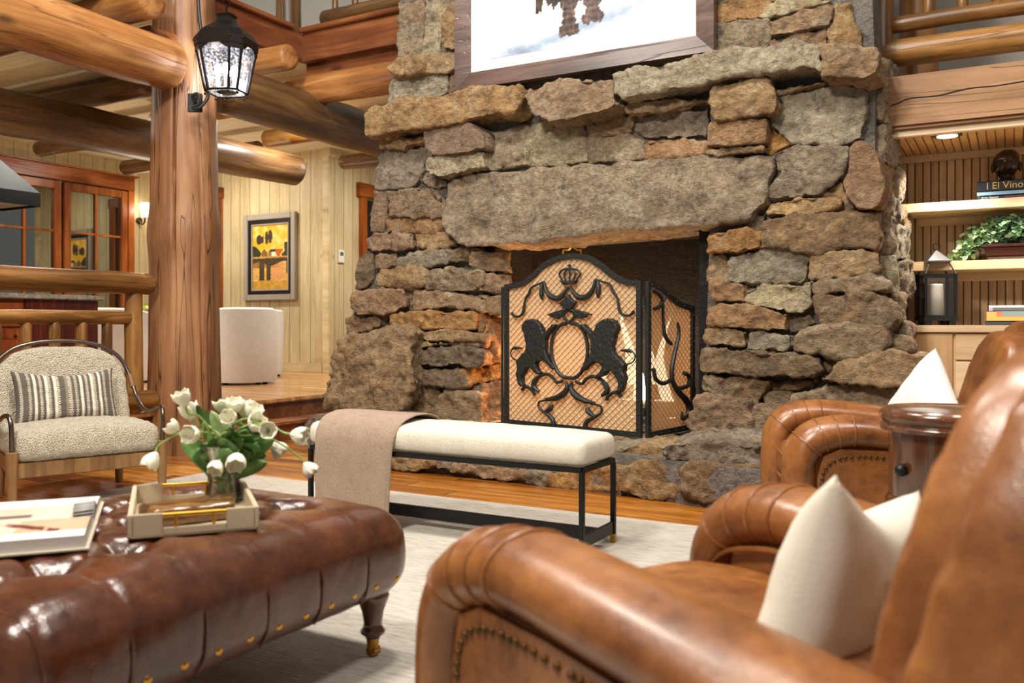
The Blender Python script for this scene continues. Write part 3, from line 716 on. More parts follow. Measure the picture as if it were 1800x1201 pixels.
# left jamb
for pts, p, mk in [
 ([(245,120),(290,87),(480,87),(498,170),(300,183),(245,178)], .07, 'k'), ([(505,95),(640,87),(720,130),(700,160),(590,173),(510,168)], .06, 't'),
 ([(205,230),(240,190),(283,187),(283,330),(250,383),(190,383)], .04, 'd'), ([(294,207),(400,197),(410,263),(297,273)], .06, 't'),
 ([(430,240),(480,197),(640,175),(690,215),(660,248),(540,268),(440,258)], .09, 'p'), ([(668,175),(838,167),(845,215),(830,243),(700,238)], .08, 'd'),
 ([(825,260),(850,187),(970,187),(973,288),(860,283)], .02, 't'), ([(297,310),(330,282),(500,270),(555,290),(560,348),(480,373),(310,368)], .1, 't'),
 ([(570,320),(620,287),(780,277),(855,290),(863,370),(800,398),(577,383)], .09, 'g'), ([(867,302),(970,312),(970,403),(872,400)], .02, 'k'),
 ([(180,420),(200,392),(440,387),(453,478),(350,513),(200,523),(175,480)], .11, 'k'), ([(460,392),(513,397),(503,498),(457,498)], .05, 'g'),
 ([(517,402),(640,392),(800,417),(950,422),(945,528),(790,488),(620,483),(512,498)], .08, 't'), ([(142,540),(298,532),(318,547),(313,588),(160,623),(145,590)], .07, 'o'),
 ([(324,532),(363,517),(368,573),(332,588)], .03, 'd'), ([(374,527),(450,512),(800,502),(823,522),(818,603),(640,593),(480,598),(377,578)], .11, 'o'),
 ([(837,512),(888,522),(888,598),(842,623)], .04, 't'), ([(895,540),(945,545),(950,760),(870,798),(880,640)], .0, 'o')]:
    S('C', pts, p, mk, **({'tilt': (.8, 0)} if pts[0] in ((825,260),(867,302),(837,512),(895,540)) else {}))
for pts, p, mk in [
 ([(985,170),(1050,130),(1230,100),(1400,107),(1650,147),(1653,200),(1400,193),(1050,198)], .11, 't'), ([(950,240),(980,212),(1230,202),(1243,238),(960,273)], .11, 't'),
 ([(1270,215),(1480,190),(1650,210),(1640,245),(1400,240),(1290,235)], .09, 'k'), ([(960,350),(1010,292),(1250,247),(1440,262),(1600,277),(1640,312),(1640,398),(1570,438),(1430,398),(1100,418),(970,383)], .13, 'd'),
 ([(990,490),(1060,452),(1390,442),(1460,482),(1493,580),(1450,603),(1230,588),(1000,568)], .13, 'd'), ([(1510,452),(1785,402),(1785,538),(1520,578)], .03, 'o'),
 ([(990,592),(1230,602),(1238,660),(1220,850),(1180,960),(880,900),(960,760)], .09, 'd'), ([(1260,700),(1330,662),(1618,662),(1638,960),(1300,960),(1240,850)], .11, 't'),
 ([(1290,622),(1620,582),(1620,648),(1300,653)], .03, 'g'), ([(1642,572),(1785,552),(1785,960),(1642,940)], .0, 'o')]:
    S('M', pts, p, mk, **({'tilt': (.7, 0)} if pts[0] in ((1510,452),(1642,572)) else {}))
S('M', [(245,640),(300,430),(380,230),(420,165),(560,150),(800,75),(900,82),(988,142),(958,290),(958,380),(978,450),(978,640),(930,780),(870,825),(450,837),(270,822),(245,720)], .3, 't', .5, 'boulder', vox=.02, amp=(.07,.03), sm=3)
S('M', [(90,920),(170,842),(420,837),(900,840),(900,1260),(150,1260),(95,1200)], .42, 'g', .5, 'boulder', vox=.022, amp=(.03,.012), sm=6)
# right jamb
for pts, p, mk in [
 ([(175,100),(190,82),(330,67),(445,77),(440,158),(340,183),(180,183)], .13, 'o'), ([(365,40),(420,2),(470,0),(440,68),(370,63)], .04, 'g'),
 ([(450,165),(460,20),(540,0),(1040,-30),(1040,60),(1020,178),(960,158),(830,158),(690,188),(560,148)], .11, 'd'), ([(190,215),(230,192),(283,202),(278,320),(195,323)], .06, 't'),
 ([(287,212),(420,172),(560,152),(688,202),(668,320),(640,343),(400,348),(290,328)], .08, 'p'), ([(692,212),(940,167),(1018,187),(1023,268),(880,298),(702,313)], .11, 't'),
 ([(205,340),(250,327),(373,342),(358,428),(215,428)], .08, 'k'), ([(372,378),(440,342),(640,347),(690,332),(698,450),(640,488),(540,468),(372,428)], .09, 'p'),
 ([(710,345),(760,320),(990,302),(1080,342),(1075,368),(900,383),(720,383)], .13, 't'), ([(715,402),(1020,387),(1090,432),(1128,520),(1090,568),(980,543),(790,548),(730,498)], .14, 'd'),
 ([(182,470),(230,437),(450,457),(578,487),(573,573),(440,568),(187,553)], .11, 'k'), ([(587,500),(700,492),(718,540),(640,568),(600,588),(582,560)], .04, 'd'),
 ([(172,572),(200,562),(368,577),(363,658),(280,648),(177,638)], .1, 't'), ([(377,600),(400,577),(598,602),(598,650),(560,683),(377,663)], .1, 'p'),
 ([(617,610),(650,572),(890,547),(1083,562),(1078,648),(970,718),(620,678)], .16, 't'), ([(1087,612),(1120,602),(1203,627),(1208,688),(1082,688)], .06, 'd'),
 ([(142,730),(160,667),(300,667),(600,692),(718,717),(758,780),(700,813),(440,798),(142,788)], .16, 'd'), ([(760,740),(878,727),(860,758),(800,778)], .06, 'o'),
 ([(752,820),(900,732),(1060,692),(1248,707),(1273,770),(1248,858),(1050,848),(830,838)], .22, 't'), ([(142,840),(170,802),(480,827),(498,850),(420,923),(250,908),(150,878)], .13, 'd'),
 ([(490,832),(740,822),(700,858),(520,873)], .06, 'd'), ([(462,910),(500,882),(598,892),(560,998),(480,958)], .09, 't'),
 ([(600,902),(850,852),(1230,882),(1200,1000),(800,1010),(590,962)], .14, 'g'), ([(80,1040),(120,922),(170,907),(380,932),(398,1100),(330,1118),(160,1108),(85,1060)], .3, 'k'),
 ([(397,1000),(440,962),(550,1012),(560,1138),(480,1128),(402,1108)], .28, 't'), ([(560,1012),(1000,1000),(1150,1060),(1150,1180),(565,1150)], .2, 't')]:
    S('D', pts, p, mk)
# hearth
par(MB().prism([(-4.0,5.0,0),(-2.0,4.88,0),(-1.29,4.72,0),(-.5,4.72,0),(-.5,5.82,0),(-4.6,5.82,0)], (0,0,.235)).build('hearth_base', M['mortar']), FP)
def slab(pts, z0, z1, mk, name='hearth_slab', **kw):
    return par(stone_mesh(name, [(x, y, z1) for x, y in pts], z1-z0, (0,0,-1), mk, tilt=(0,0), **kw), FP)
slab([(-4.25,5.03),(-3.3,4.98),(-3.25,5.85),(-4.4,5.85)], .15, .275, 'g')
slab([(-3.24,4.98),(-2.2,4.93),(-2.18,5.85),(-3.2,5.85)], .15, .275, 't')
slab([(-2.17,4.95),(-1.75,4.96),(-1.7,5.85),(-2.15,5.85)], .15, .272, 'p')
for pts, p, mk in [([(80,180),(410,200),(410,250),(370,268),(80,258)], .0, 't'), ([(425,207),(518,217),(518,263),(430,258)], .0, 'k'), ([(527,222),(1058,272),(1058,338),(950,343),(532,288)], .0, 'k'),
                   ([(1064,282),(1218,297),(1218,373),(1072,353)], .0, 'g'), ([(1222,292),(1430,302),(1640,252),(1690,252),(1690,400),(1640,418),(1232,388)], .0, 'o')]:
    S('N', pts, p, mk, .2, y=4.88, inf=.02)
for x in (-3.9, -3.45, -3.0, -2.55):                       # upper hearth course, behind the bench
    par(stone_mesh('stone', [(x, 4.95+.0*x, .13), (x+.43, 4.93, .13), (x+.43, 4.93, .24), (x, 4.95, .24)], .2, (0,1,0), random.choice('tgk')), FP)
S('H', [(50,400),(100,362),(300,322),(508,332),(508,500),(60,528)], .0, 't', .25, y=4.92, inf=.02)
S('H', [(45,562),(250,522),(560,522),(718,572),(738,840),(620,858),(200,828),(50,800)], .05, 'd', .3, y=4.86, inf=.025)
S('H', [(520,345),(660,302),(850,240),(1220,292),(1620,352),(1800,400),(1900,560),(1250,545),(900,512),(650,520),(520,480)], .0, 'g', .55, 'hearth_slab', y=4.80, amp=(.035,.02))
S('H', [(700,572),(770,512),(1000,525),(1250,555),(1640,572),(2000,600),(2000,900),(1390,930),(950,888),(760,798)], .0, 'd', .4, y=4.76, amp=(.04,.022), inf=.025)
# right return of the chimney: blocky side stones
rs = random.Random(5)
z = .0
while z < 2.5:
    h = rs.uniform(.11, .26); b0 = 5.80
    xs = -.60-.05*min(z, 2.6)+max(0, .10*(1-z/1.0))
    for w in (rs.uniform(.16,.26), rs.uniform(.2,.34), .4):
        pr = rs.uniform(.0, .07)
        poly = [(xs+pr, b0, z), (xs+pr, b0+w-.015, z), (xs+pr, b0+w-.015, z+h-.015), (xs+pr, b0, z+h-.015)]
        if b0 < 6.5: par(stone_mesh('stone', poly, .16, (-1,0,0), rs.choice('tpgk'), tilt=(0,0)), FP)
        b0 += w
    z += h
# fine things at the hearth: gas fire
fire = thing('fire', 'bright burning flames behind the fire screen', 'fire', (-2.35, 6.12, .275))
for (dx, dy, r, h) in ((-.14,.0,.055,.80), (.06,.06,.05,.62), (-.32,.05,.05,.40), (.17,-.02,.045,.72), (-.05,-.08,.05,.5), (-.5,.05,.04,.25)):
    pr = [(r*.55,.0),(r,.12*h),(r*.95,.3*h),(r*.6,.6*h),(r*.25,.85*h),(.004,h)]
    m = MB().lathe(pr, 12, (dx, dy, .06)); m.v = [(x+.05*math.sin(z*7+dx*9), y, z) for x, y, z in m.v]
    m.build('flame', M['flame'], fire, smooth=True)
gt = thing('fire_grate', 'dark iron log grate inside the firebox', 'grate', (-2.4, 6.1, .275))
gm = MB()
for k in range(6): gm.box((-.45+k*.17, -.16, .05), (-.43+k*.17, .16, .07))
for sx in (-.46, .43):
    for sy in (-.14, .12): gm.box((sx, sy, 0), (sx+.025, sy+.025, .05))
gm.build('grate_bars', M['black'], gt)
for k, (y, z, a, lab) in enumerate(((-.09,.13,.05,'charred log at the front of the fire grate'), (.1,.13,-.06,'charred log at the back of the fire grate'), (0,.24,.25,'charred log lying crossways on top of the fire'))):
    c_, s_ = math.cos(a)*.42, math.sin(a)*.42
    tag(log('firewood_log', (-2.4-c_, 6.1+y-s_, .275+z), (-2.4+c_, 6.1+y+s_, .275+z), .06, .055, M['bark'], wob=.1), lab, 'firewood')

rm = ony(700, 469, FY-.10)
tag(MB().box((rm.x-.055, FY-.105, rm.z-.006), (rm.x+.055, FY-.07, rm.z+.010)).build('remote_control', plain('remote_black', '#131416', .35), bevel=.004), 'small black remote control lying on a stone ledge left of the firebox', 'remote control')
# ------------------------------------------------------------------ FIRE SCREEN
ZB = .275
pR = onz(1128, 773, ZB); pL = onz(888, 748, ZB)
def inside(poly, x, y):
    c = False; n = len(poly)
    for i in range(n):
        x1, y1 = poly[i]; x2, y2 = poly[(i+1) % n]
        if (y1 > y) != (y2 > y) and x < (x2-x1)*(y-y1)/(y2-y1)+x1: c = not c
    return c
class Panel:
    def __init__(s, a, b):
        s.a = Vector((a.x, a.y, 0)); s.u = (Vector((b.x, b.y, 0))-s.a); s.w = s.u.length; s.u.normalize()
        s.n = Vector((s.u.y, -s.u.x, 0))          # towards the room
        if s.n.y > 0: s.n = -s.n
    def px(s, px, py):
        d = ray(px, py); t = s.n.dot(s.a-EYE)/s.n.dot(d); p = EYE+d*t
        return ((p-s.a).dot(s.u), p.z)
    def P(s, u, z, o=0.0): return s.a+s.u*u+s.n*o+Vector((0,0,z))
SCR = thing('fire_screen', 'black iron three panel fire screen with rearing lions, crown and scrolls', 'fire screen', (pL+pR)/2)
def pscr(o): o.parent = SCR; o.matrix_parent_inverse = Matrix.Translation(-SCR.location); return o
def offset(poly, d):
    n = len(poly); out = []
    A_ = sum(poly[i][0]*poly[(i+1)%n][1]-poly[(i+1)%n][0]*poly[i][1] for i in range(n))
    sg = 1 if A_ > 0 else -1
    for i in range(n):
        p0, p1, p2 = Vector(poly[i-1]), Vector(poly[i]), Vector(poly[(i+1) % n])
        d1 = (p1-p0).normalized(); d2 = (p2-p1).normalized()
        n1 = Vector((-d1.y, d1.x))*sg; n2 = Vector((-d2.y, d2.x))*sg
        b = n1+n2; b = b/max(b.length_squared/2, .6) if b.length > 1e-6 else n1
        out.append(tuple(p1+b*d))
    return out
def panel(PN, poly, pname):
    inn = offset(poly, .036); fr = MB(); n = len(poly)
    for i in range(n):
        j = (i+1) % n; q = [poly[i], poly[j], inn[j], inn[i]]
        vs = [PN.P(*p, .012) for p in q]+[PN.P(*p, -.012) for p in q]
        fr.add(vs, [(0,1,2,3),(7,6,5,4),(0,4,5,1),(1,5,6,2),(2,6,7,3),(3,7,4,0)])
    f = pscr(fr.build(pname, M['iron']))
    rv = MB(); mid = offset(poly, .018)
    for i in range(n):
        a, b = Vector(mid[i]), Vector(mid[(i+1) % n]); k = max(1, int((b-a).length/.085))
        for t in range(k):
            p = a.lerp(b, (t+.5)/k); rv.sphere(PN.P(p.x, p.y, .013), .0065, 4)
    r_ = rv.build('rivet_trim', M['iron'], smooth=True); r_.parent = f; r_['kind'] = 'stuff'
    g = pscr(MB().prism([PN.P(*p, -.006) for p in offset(poly, .015)], tuple(PN.n*-.002)).build('mesh_screen', M['gauze']))
    w = MB(); us = [p[0] for p in inn]; zs = [p[1] for p in inn]; u0, u1, z0, z1 = min(us), max(us), min(zs), max(zs)
    kz = .043/.050; cl_ = offset(poly, .03)
    for sg in (1, -1):
        c = z0-kz*(u1-u0)*1.2
        while c < z1+kz*(u1-u0)*1.2:
            run = []; k = int((u1-u0)/.008)
            for i in range(k+2):
                u = u0+(u1-u0)*i/k; z = c+sg*kz*(u-u0)
                if i <= k and inside(cl_, u, z): run.append((u, z))
                else:
                    if len(run) > 1: w.tube([PN.P(*run[0], .0+.002*sg), PN.P(*run[-1], .0+.002*sg)], .0024, 4, cap=False)
                    run = []
            c += .043
    pscr(w.build('wire_lattice', M['ash']))
    return f
t_ = bpy.data.textures.new('c4', 'CLOUDS'); t_.noise_scale = .018; t_.noise_depth = 2; TX['c4'] = t_
PC = Panel(pL, pR)
o3 = lambda x, y: PC.px(880+x/6.32, 430+y/6.32)
o4 = lambda x, y: PC.px(880+x/6.32, 600+y/6.32)
top = [o3(*p) for p in [(50,445),(170,430),(260,400),(370,310),(470,210),(600,140),(720,105),(830,98),(950,115),(1050,155),(1150,225),(1250,310),(1350,370),(1430,395),(1540,400)]]
W = PC.w
top[0] = (0.0, top[0][1]); top[-1] = (W, top[-1][1]); top = [(max(0, min(W, u)), z) for u, z in top]
panel(PC, [(0, ZB+.01), (W, ZB+.01)] + top[::-1], 'centre_frame')
r0 = onz(1137, 773, ZB); r1 = onz(1219, 757, ZB)
PRt = Panel(r0, r1)
PC.UC = o3(778, 480)[0]
wr_ = PRt.w
rt = [PRt.px(*p) for p in [(1137,495),(1148,496),(1164,505),(1180,520),(1195,531),(1219,539)]]
rt[0] = (0, rt[0][1]); rt[-1] = (wr_, rt[-1][1])
panel(PRt, [(0, ZB+.01), (wr_, ZB+.01)] + rt[::-1], 'side_frame')
# left wing mirrors the right one about the centre panel
dv = PRt.u; ul = PC.u; refl = dv - ul*(2*dv.dot(ul))
pl0 = pL - Vector((ul.x, ul.y, 0))*.03
PLt = Panel(pl0, pl0+refl*wr_)
panel(PLt, [(0, ZB+.01), (wr_, ZB+.01)] + rt[::-1], 'side_frame')
for zz in (.45, 1.15):
    for uu in (W+.012, -.012): pscr(MB().tube([PC.P(uu, zz-.03, .0), PC.P(uu, zz+.03, .0)], .009, 8).build('hinge', M['iron'], smooth=True))
MIR = lambda p: (2*PC.UC-p[0], p[1])
def orn_tube(name, pts, r, both=True, PN=PC, n=6, o=.016, mat='iron'):
    P_ = smoothpath([Vector((p[0], p[1], 0)) for p in pts], n)
    if isinstance(r, (list, tuple)):
        rr = []
        for i in range(len(P_)):
            t = i/(len(P_)-1)*(len(r)-1); k = min(int(t), len(r)-2); rr.append(r[k]+(r[k+1]-r[k])*(t-k))
    else: rr = r
    for mir in ((False, True) if both else (False,)):
        m = MB().tube([PN.P(*( MIR((p.x, p.y)) if mir else (p.x, p.y)), o) for p in P_], rr, 7)
        pscr(m.build(name, M[mat], smooth=True))
def orn_plate(name, pts, th=.03, both=True, o=.018, vox=.0045, sm=3):
    for mir in ((False, True) if both else (False,)):
        q = [MIR(p) if mir else p for p in pts]
        m = MB().prism([PC.P(u, z, o+th/2) for u, z in q], tuple(PC.n*-th)); ob = m.build(name, M['iron'])
        md = ob.modifiers.new('r', 'REMESH'); md.mode = 'VOXEL'; md.voxel_size = vox
        md = ob.modifiers.new('s', 'SMOOTH'); md.iterations = sm
        md = ob.modifiers.new('d', 'DISPLACE'); md.texture = TX['c4']; md.texture_coords = 'GLOBAL'; md.strength = .011; md.mid_level = .5
        bake(ob); pscr(ob)
lion = [o3(*p) for p in [(275,900),(300,850),(360,825),(420,840),(470,880),(490,930),(510,985),(560,940),(610,885),(650,890),(640,920),(590,960),(540,1030),(530,1100)]] + \
       [o4(*p) for p in [(530,110),(560,190),(625,275),(640,310),(605,312),(560,262),(500,205),(440,228),(415,250),(445,320),(485,350),(450,370),(400,338),(365,290),(330,290),(295,340),(262,400),(268,460),(295,490),(250,500),(232,470),(203,350),(222,290),(208,215),(258,160),(310,100),(320,40)]] + [o3(*p) for p in [(308,1050),(298,1000),(275,945)]]
orn_plate('lion_figure', lion, .05, vox=.0055, sm=4)
orn_plate('wing_leaf', [o3(*p) for p in [(772,712),(700,722),(620,748),(538,780),(600,812),(660,828),(700,802),(735,748)]], .03)
orn_plate('crest_leaf', [o3(*p) for p in [(770,550),(802,600),(862,640),(832,692),(792,722),(750,722),(710,692),(672,650),(700,638),(740,605)]], .035, both=False)
orn_plate('crown', [o3(*p) for p in [(712,444),(702,398),(740,408),(783,400),(826,404),(862,394),(850,440)]], .04, both=False)
for q_ in ([(705,402),(668,335),(700,285),(778,268)], [(742,402),(722,340),(745,292),(780,268)], [(783,402),(784,330),(784,262)], [(824,400),(845,335),(825,290),(784,266)], [(860,396),(902,325),(868,284),(786,266)], [(784,262),(784,222)], [(770,240),(798,238)]):
    orn_tube('crown_arch', [o3(*p) for p in q_], .007, both=False)
orn_tube('swag', [o3(*p) for p in [(500,410),(520,500),(570,575),(640,600),(700,570),(770,475)]], [.008,.014,.02,.022,.018,.008])
orn_tube('scroll', [o3(*p) for p in [(500,415),(440,440),(360,480),(330,550),(290,620),(270,740),(240,790),(180,800),(140,760)]], [.008,.007,.009,.012,.008,.012,.009,.009,.012])
orn_tube('tassel', [o3(*p) for p in [(478,430),(470,500),(472,560),(476,615)]], [.008,.016,.018,.004])
orn_tube('oval_ring', [o3(*p) for p in [(745,880),(690,890),(630,950),(592,1050),(580,1150)]]+[o4(*p) for p in [(588,180),(620,280),(660,350),(720,400),(785,405)]], .013)
orn_tube('scroll', [o3(*p) for p in [(775,880),(760,850),(720,810),(730,760),(778,730)]], .011)
orn_tube('scroll', [o4(*p) for p in [(710,440),(640,455),(595,400),(530,365),(450,390),(400,440),(385,500),(440,560)]], [.009,.011,.012,.012,.012,.02,.02,.01])
orn_tube('scroll', [o4(*p) for p in [(255,540),(290,505),(340,520),(380,560),(390,600)]], .012)
orn_tube('acanthus', [o4(*p) for p in [(745,450),(755,520),(705,590),(610,635),(510,640)]], [.009,.018,.024,.02,.007])
orn_tube('acanthus', [o4(*p) for p in [(560,655),(450,670),(445,740),(520,800),(590,860),(605,930),(585,985)]], [.006,.008,.008,.012,.016,.018,.012])
orn_tube('acanthus', [o4(*p) for p in [(580,700),(570,745),(500,790)]], [.012,.02,.008])
orn_tube('tail', [o4(*p) for p in [(208,218),(150,185),(128,130),(150,88),(185,75),(262,78)]], [.006,.005,.005,.006,.014,.004])
orn_tube('handle', [o3(*p) for p in [(697,102),(697,65),(745,62),(795,28),(850,62),(890,65),(890,102)]], .006, both=False, o=.0, mat='gold')
q5 = lambda x, y: PRt.px(860+x/3.16, 420+y/3.16)
for pts, r in (([(890,285),(930,310),(950,350),(955,450),(965,540),(1000,585)], [.012,.014,.01,.01,.014,.012]), ([(1035,465),(1042,530),(1022,620),(1003,720),(1008,790),(1040,850),(1090,910),(1092,970),(1062,1000),(1060,960)], [.009,.012,.014,.016,.016,.022,.022,.014,.012,.008]),
               ([(900,720),(915,780),(955,803),(1000,782)], .014), ([(1070,745),(1098,765),(1090,815),(1040,832)], .015), ([(905,390),(940,370),(965,325)], .013)):
    orn_tube('scroll', [q5(*p) for p in pts], r, both=False, PN=PRt)

# ------------------------------------------------------------------ picture over the mantel
x0, x1 = -3.665, -1.68; z0, z1 = 2.765, 4.20; yp = 5.60
pic = thing('framed_picture', 'large framed snow photograph of shaggy animal legs above the mantel', 'picture', ((x0+x1)/2, yp, z0))
def ppar(o, root): o.parent = root; o.matrix_parent_inverse = Matrix.Translation(-root.location); return o
fw = .125
fr = MB()
for q in ([(x0,z0),(x1,z0),(x1-fw,z0+fw),(x0+fw,z0+fw)], [(x1,z0),(x1,z1),(x1-fw,z1-fw),(x1-fw,z0+fw)], [(x1,z1),(x0,z1),(x0+fw,z1-fw),(x1-fw,z1-fw)], [(x0,z1),(x0,z0),(x0+fw,z0+fw),(x0+fw,z1-fw)]):
    vs = [(q[0][0], yp, q[0][1]), (q[1][0], yp, q[1][1]), (q[2][0], yp+.025, q[2][1]), (q[3][0], yp+.025, q[3][1])]
    fr.add(vs+[(a, yp+.06, c) for a, b, c in vs], [(0,1,2,3),(7,6,5,4),(0,4,5,1),(1,5,6,2),(2,6,7,3),(3,7,4,0)])
ppar(fr.build('frame', M['frame_brown']), pic)
ppar(box('mat_board', (x0+fw-.005, yp+.035, z0+fw-.005), (x1-fw+.005, yp+.05, z1-fw+.005), plain('mat_board', '#ece9e2', .7)), pic)
g0 = ony(858, 102, yp); gx0, gz0 = g0.x, g0.z; gx1 = ony(1190, 62, yp).x; gz1 = z1-fw-.13
lA = ony(994, 60, yp); lB = ony(1036, 38, yp)
def snow(u, v):
    x = gx0+(gx1-gx0)*u; z = gz0+(gz1-gz0)*v
    n1 = fbm(x*4, z*9, 1.3, 1, 5); n2 = fbm(x*18, z*22, 5, 1, 4)
    b = .83+.10*n1+.07*n2
    sh = math.exp(-((z-(lA.z+.02)-.20*(x-lA.x))/.055)**2)*.22
    c = [b-sh-.02, b-sh*.8, b-sh*.45+.015]
    for L, w in ((lA, .075), (lB, .085)):
        ww = w*(1+.5*fbm(z*14, L.x, 2, 1, 3))+max(0, (z-L.z-.22))*.35
        foot = .035 if z < L.z+.07 else 0
        if z > L.z+.02*fbm(x*30, 1, 1) and abs(x-L.x-.01) < (ww+foot)*.75:
            k = .22+.16*n2+.10*math.sin(z*120+n1*6)*.6+.10*(fbm(x*60, z*8, 3, 1, 3))
            c = [k*1.15+.04, k*.95+.02, k*.85+.02]
    if z > lA.z+.24+.10*fbm(x*16, 2, 7) and abs(x-(lA.x+lB.x)/2+.02) < .33: k = .18+.12*n2; c = [k*1.2, k*.9, k*.75]
    return [max(0, min(1, q)) for q in c]
ppar(colgrid('photo_print', lambda u, v: (gx0+(gx1-gx0)*u, yp+.033, gz0+(gz1-gz0)*v), 170, 130, snow, M['print']), pic)

# ------------------------------------------------------------------ landscape painting on the back wall
yw = 9.43
a_ = ony(428, 379, yw-.05); b_ = ony(519, 372, yw-.05); c_ = ony(433, 530, yw-.05); 
X0, X1 = a_.x, b_.x; Z1 = a_.z; Z0 = c_.z+.01
pt = thing('framed_painting', 'silver framed yellow landscape painting hanging on the cream board wall', 'painting', ((X0+X1)/2, yw-.03, Z0))
def rim(x0, x1, z0, z1, w, y0, y1):
    m = MB()
    m.box((x0,y0,z0),(x0+w,y1,z1)); m.box((x1-w,y0,z0),(x1,y1,z1)); m.box((x0+w,y0,z0),(x1-w,y1,z0+w)); m.box((x0+w,y0,z1-w),(x1-w,y1,z1)); return m
ppar(rim(X0, X1, Z0, Z1, .085, yw-.06, yw-.002).build('frame', M['silver'], bevel=.008), pt)
ppar(rim(X0+.085, X1-.085, Z0+.085, Z1-.085, .055, yw-.04, yw-.004).build('dark_liner', plain('liner_black', '#14120f', .5)), pt)
ppar(rim(X0+.14, X1-.14, Z0+.14, Z1-.14, .022, yw-.035, yw-.006).build('silver_liner', M['silver']), pt)
def landscape(u, v):
    n1 = fbm(u*5, v*8, 3, 1, 4); n2 = fbm(u*14, v*30, 9, 1, 3)
    y = 1-v
    def mixc(a, b, t): t = max(0, min(1, t)); return [a[i]+(b[i]-a[i])*t for i in range(3)]
    if y < .49:
        c = mixc((.93,.68,.12), (.97,.83,.50), .45+n1*1.2+(u-.45)*.5-abs(u-.75)*.3)
        for (tx, ty, rx, ry) in ((.19,.23,.085,.075), (.29,.23,.035,.055), (.40,.21,.05,.10), (.50,.19,.06,.105)):
            if ((u-tx)/rx)**2+((y-ty)/ry)**2 < 1+.4*n2: c = [.24,.19,.13]
        if abs(u-.93) < .05+.02*n2 and y > .28: c = [.26,.22,.12]
        if y > .32+.12*(u/.25)**2 and u < .24+.05*n2: c = [.20,.20,.11]
        if u > .8 and y > .44+.05*n2: c = [.22,.22,.12]
        if abs(u-.72)+(y-.46) < .06 and y > .38: c = [.72,.36,.10]
        if .26 < u < .43 and y > .37+abs(u-.33)*.7: c = [.50,.36,.20]
        if .44 < u < .64 and y > .385+max(0,.50-u)*.7: c = [.22,.19,.17] if y < .425 else ([.92,.87,.74] if u > .53 else [.55,.42,.28])
    elif y < .515: c = mixc((.66,.50,.24), (.85,.62,.28), .5+n2)
    elif y < .60-.03*math.sin(u*9): c = mixc((.20,.17,.11), (.30,.26,.14), .5+n2*1.5)
    else:
        c = mixc((.80,.58,.20), (.90,.72,.44), .5+n2*.9+n1*.4)
        if abs(u-.70) < .16 and y < .84: c = mixc(c, (.86,.60,.42), .6+n2)
        if y < .86 and abs(u-.34-.03*n2) < .17 and (int(u*15) % 3 != 2): c = [.26,.21,.12]
        if y < .66: c = mixc(c, (.35,.27,.14), .6*(1-abs(u-.2)*1.6))
        if u > .93 and y < .75: c = [.25,.24,.13]
        if y > .86: c = mixc(c, (.72,.55,.14), .5+n1)
    return [max(0, min(1, q)) for q in c]
ppar(colgrid('canvas', lambda u, v: (X0+.15+(X1-X0-.3)*u, yw-.02, Z0+.15+(Z1-Z0-.3)*v), 80, 150, landscape, M['art'], smooth=False), pt)
tp = onx(598, 451, -8.25)
th = thing('thermostat', 'small white thermostat on the narrow board wall beside the fireplace', 'thermostat', tp)
MB().box((-.0, -.06, -.09), (.03, .06, .09)).build('thermostat_body', M['white'], th, bevel=.006)
MB().box((.03, -.035, .01), (.032, .035, .06)).build('display', plain('lcd', '#5b6157', .3), th)
# wall sconce
sp = onx(243, 372, -11.6)
sc = thing('wall_sconce', 'small lit wall sconce with white glass shade left of the big post', 'sconce', sp)
MB().tube([(0,0,-.14),(.03,0,-.14)], .05, 14).build('back_plate', M['steel'], sc, smooth=True)
MB().tube(smoothpath([(.02,0,-.14),(.09,0,-.2),(.15,0,-.16),(.15,0,-.08)], 6), .012, 8).build('arm', M['steel'], sc, smooth=True)
MB().lathe([(.045,-.09),(.065,.0),(.075,.1),(.065,.12)], 18, (.15,0,0)).build('shade', M['lampglass'], sc, smooth=True)

# ------------------------------------------------------------------ furniture on the raised floor
def barrel(px, lab, ry, z=.34, Zd=10.3, r=.43, h=.78):
    X = (px-CX)/F*Zd; x, y = cam2room(X, Zd)
    t = thing('barrel_chair', lab, 'chair', (x, y, z), ry, 'white barrel chairs')
    m = MB(); n = 40; prof = [(.95,.025),(.98,.07),(1.0,.40),(1.01,.70)]
    outer = []; 
    for (k, zz) in prof+[(1.0,.78),(.92,.80),(.80,.78),(.76,.46)]:
        ring = []
        for i in range(n):
            a = 2*PI*i/n
            f = .5+.5*math.cos(a)                # a=0 is the open front
            drop = (.20*f**2.0) if zz > .5 else 0
            ring.append((r*k*math.cos(a), r*k*math.sin(a), zz/.80*h-drop))
        outer.append(ring)
    m.v = [p for ring in outer for p in ring]
    for j in range(len(outer)-1):
        for i in range(n): i2 = (i+1) % n; m.f.append((j*n+i, j*n+i2, (j+1)*n+i2, (j+1)*n+i))
    m.f.append(tuple(range(n-1, -1, -1)))
    m.build('shell', M['whitefab'], t, smooth=True)
    MB().lathe([(.30,.33),(.325,.36),(.325,.43),(.30,.46),(.001,.47)], 28).build('seat_cushion', M['whitefab'], t, smooth=True)
    for a in (.8, 2.3, 3.9, 5.4):
        MB().lathe([(.03,0),(.03,.03)], 12, (.30*math.cos(a), .30*math.sin(a), 0)).build('foot', M['black'], t, smooth=True)
    return t
barrel(425, 'white barrel chair turned away just right of the big log post', math.radians(150), Zd=10.1, r=.40, h=.86)
barrel(448, 'white barrel chair mostly hidden behind another white chair by the painting', math.radians(200), Zd=11.5, r=.36, h=.86)
barrel(212, 'white barrel chair seen through the log railing balusters', math.radians(100), Zd=10.4, r=.46, h=.86)
barrel(272, 'white barrel chair glimpsed between the railing and the big post', math.radians(60), Zd=12.6, r=.42, h=.88)
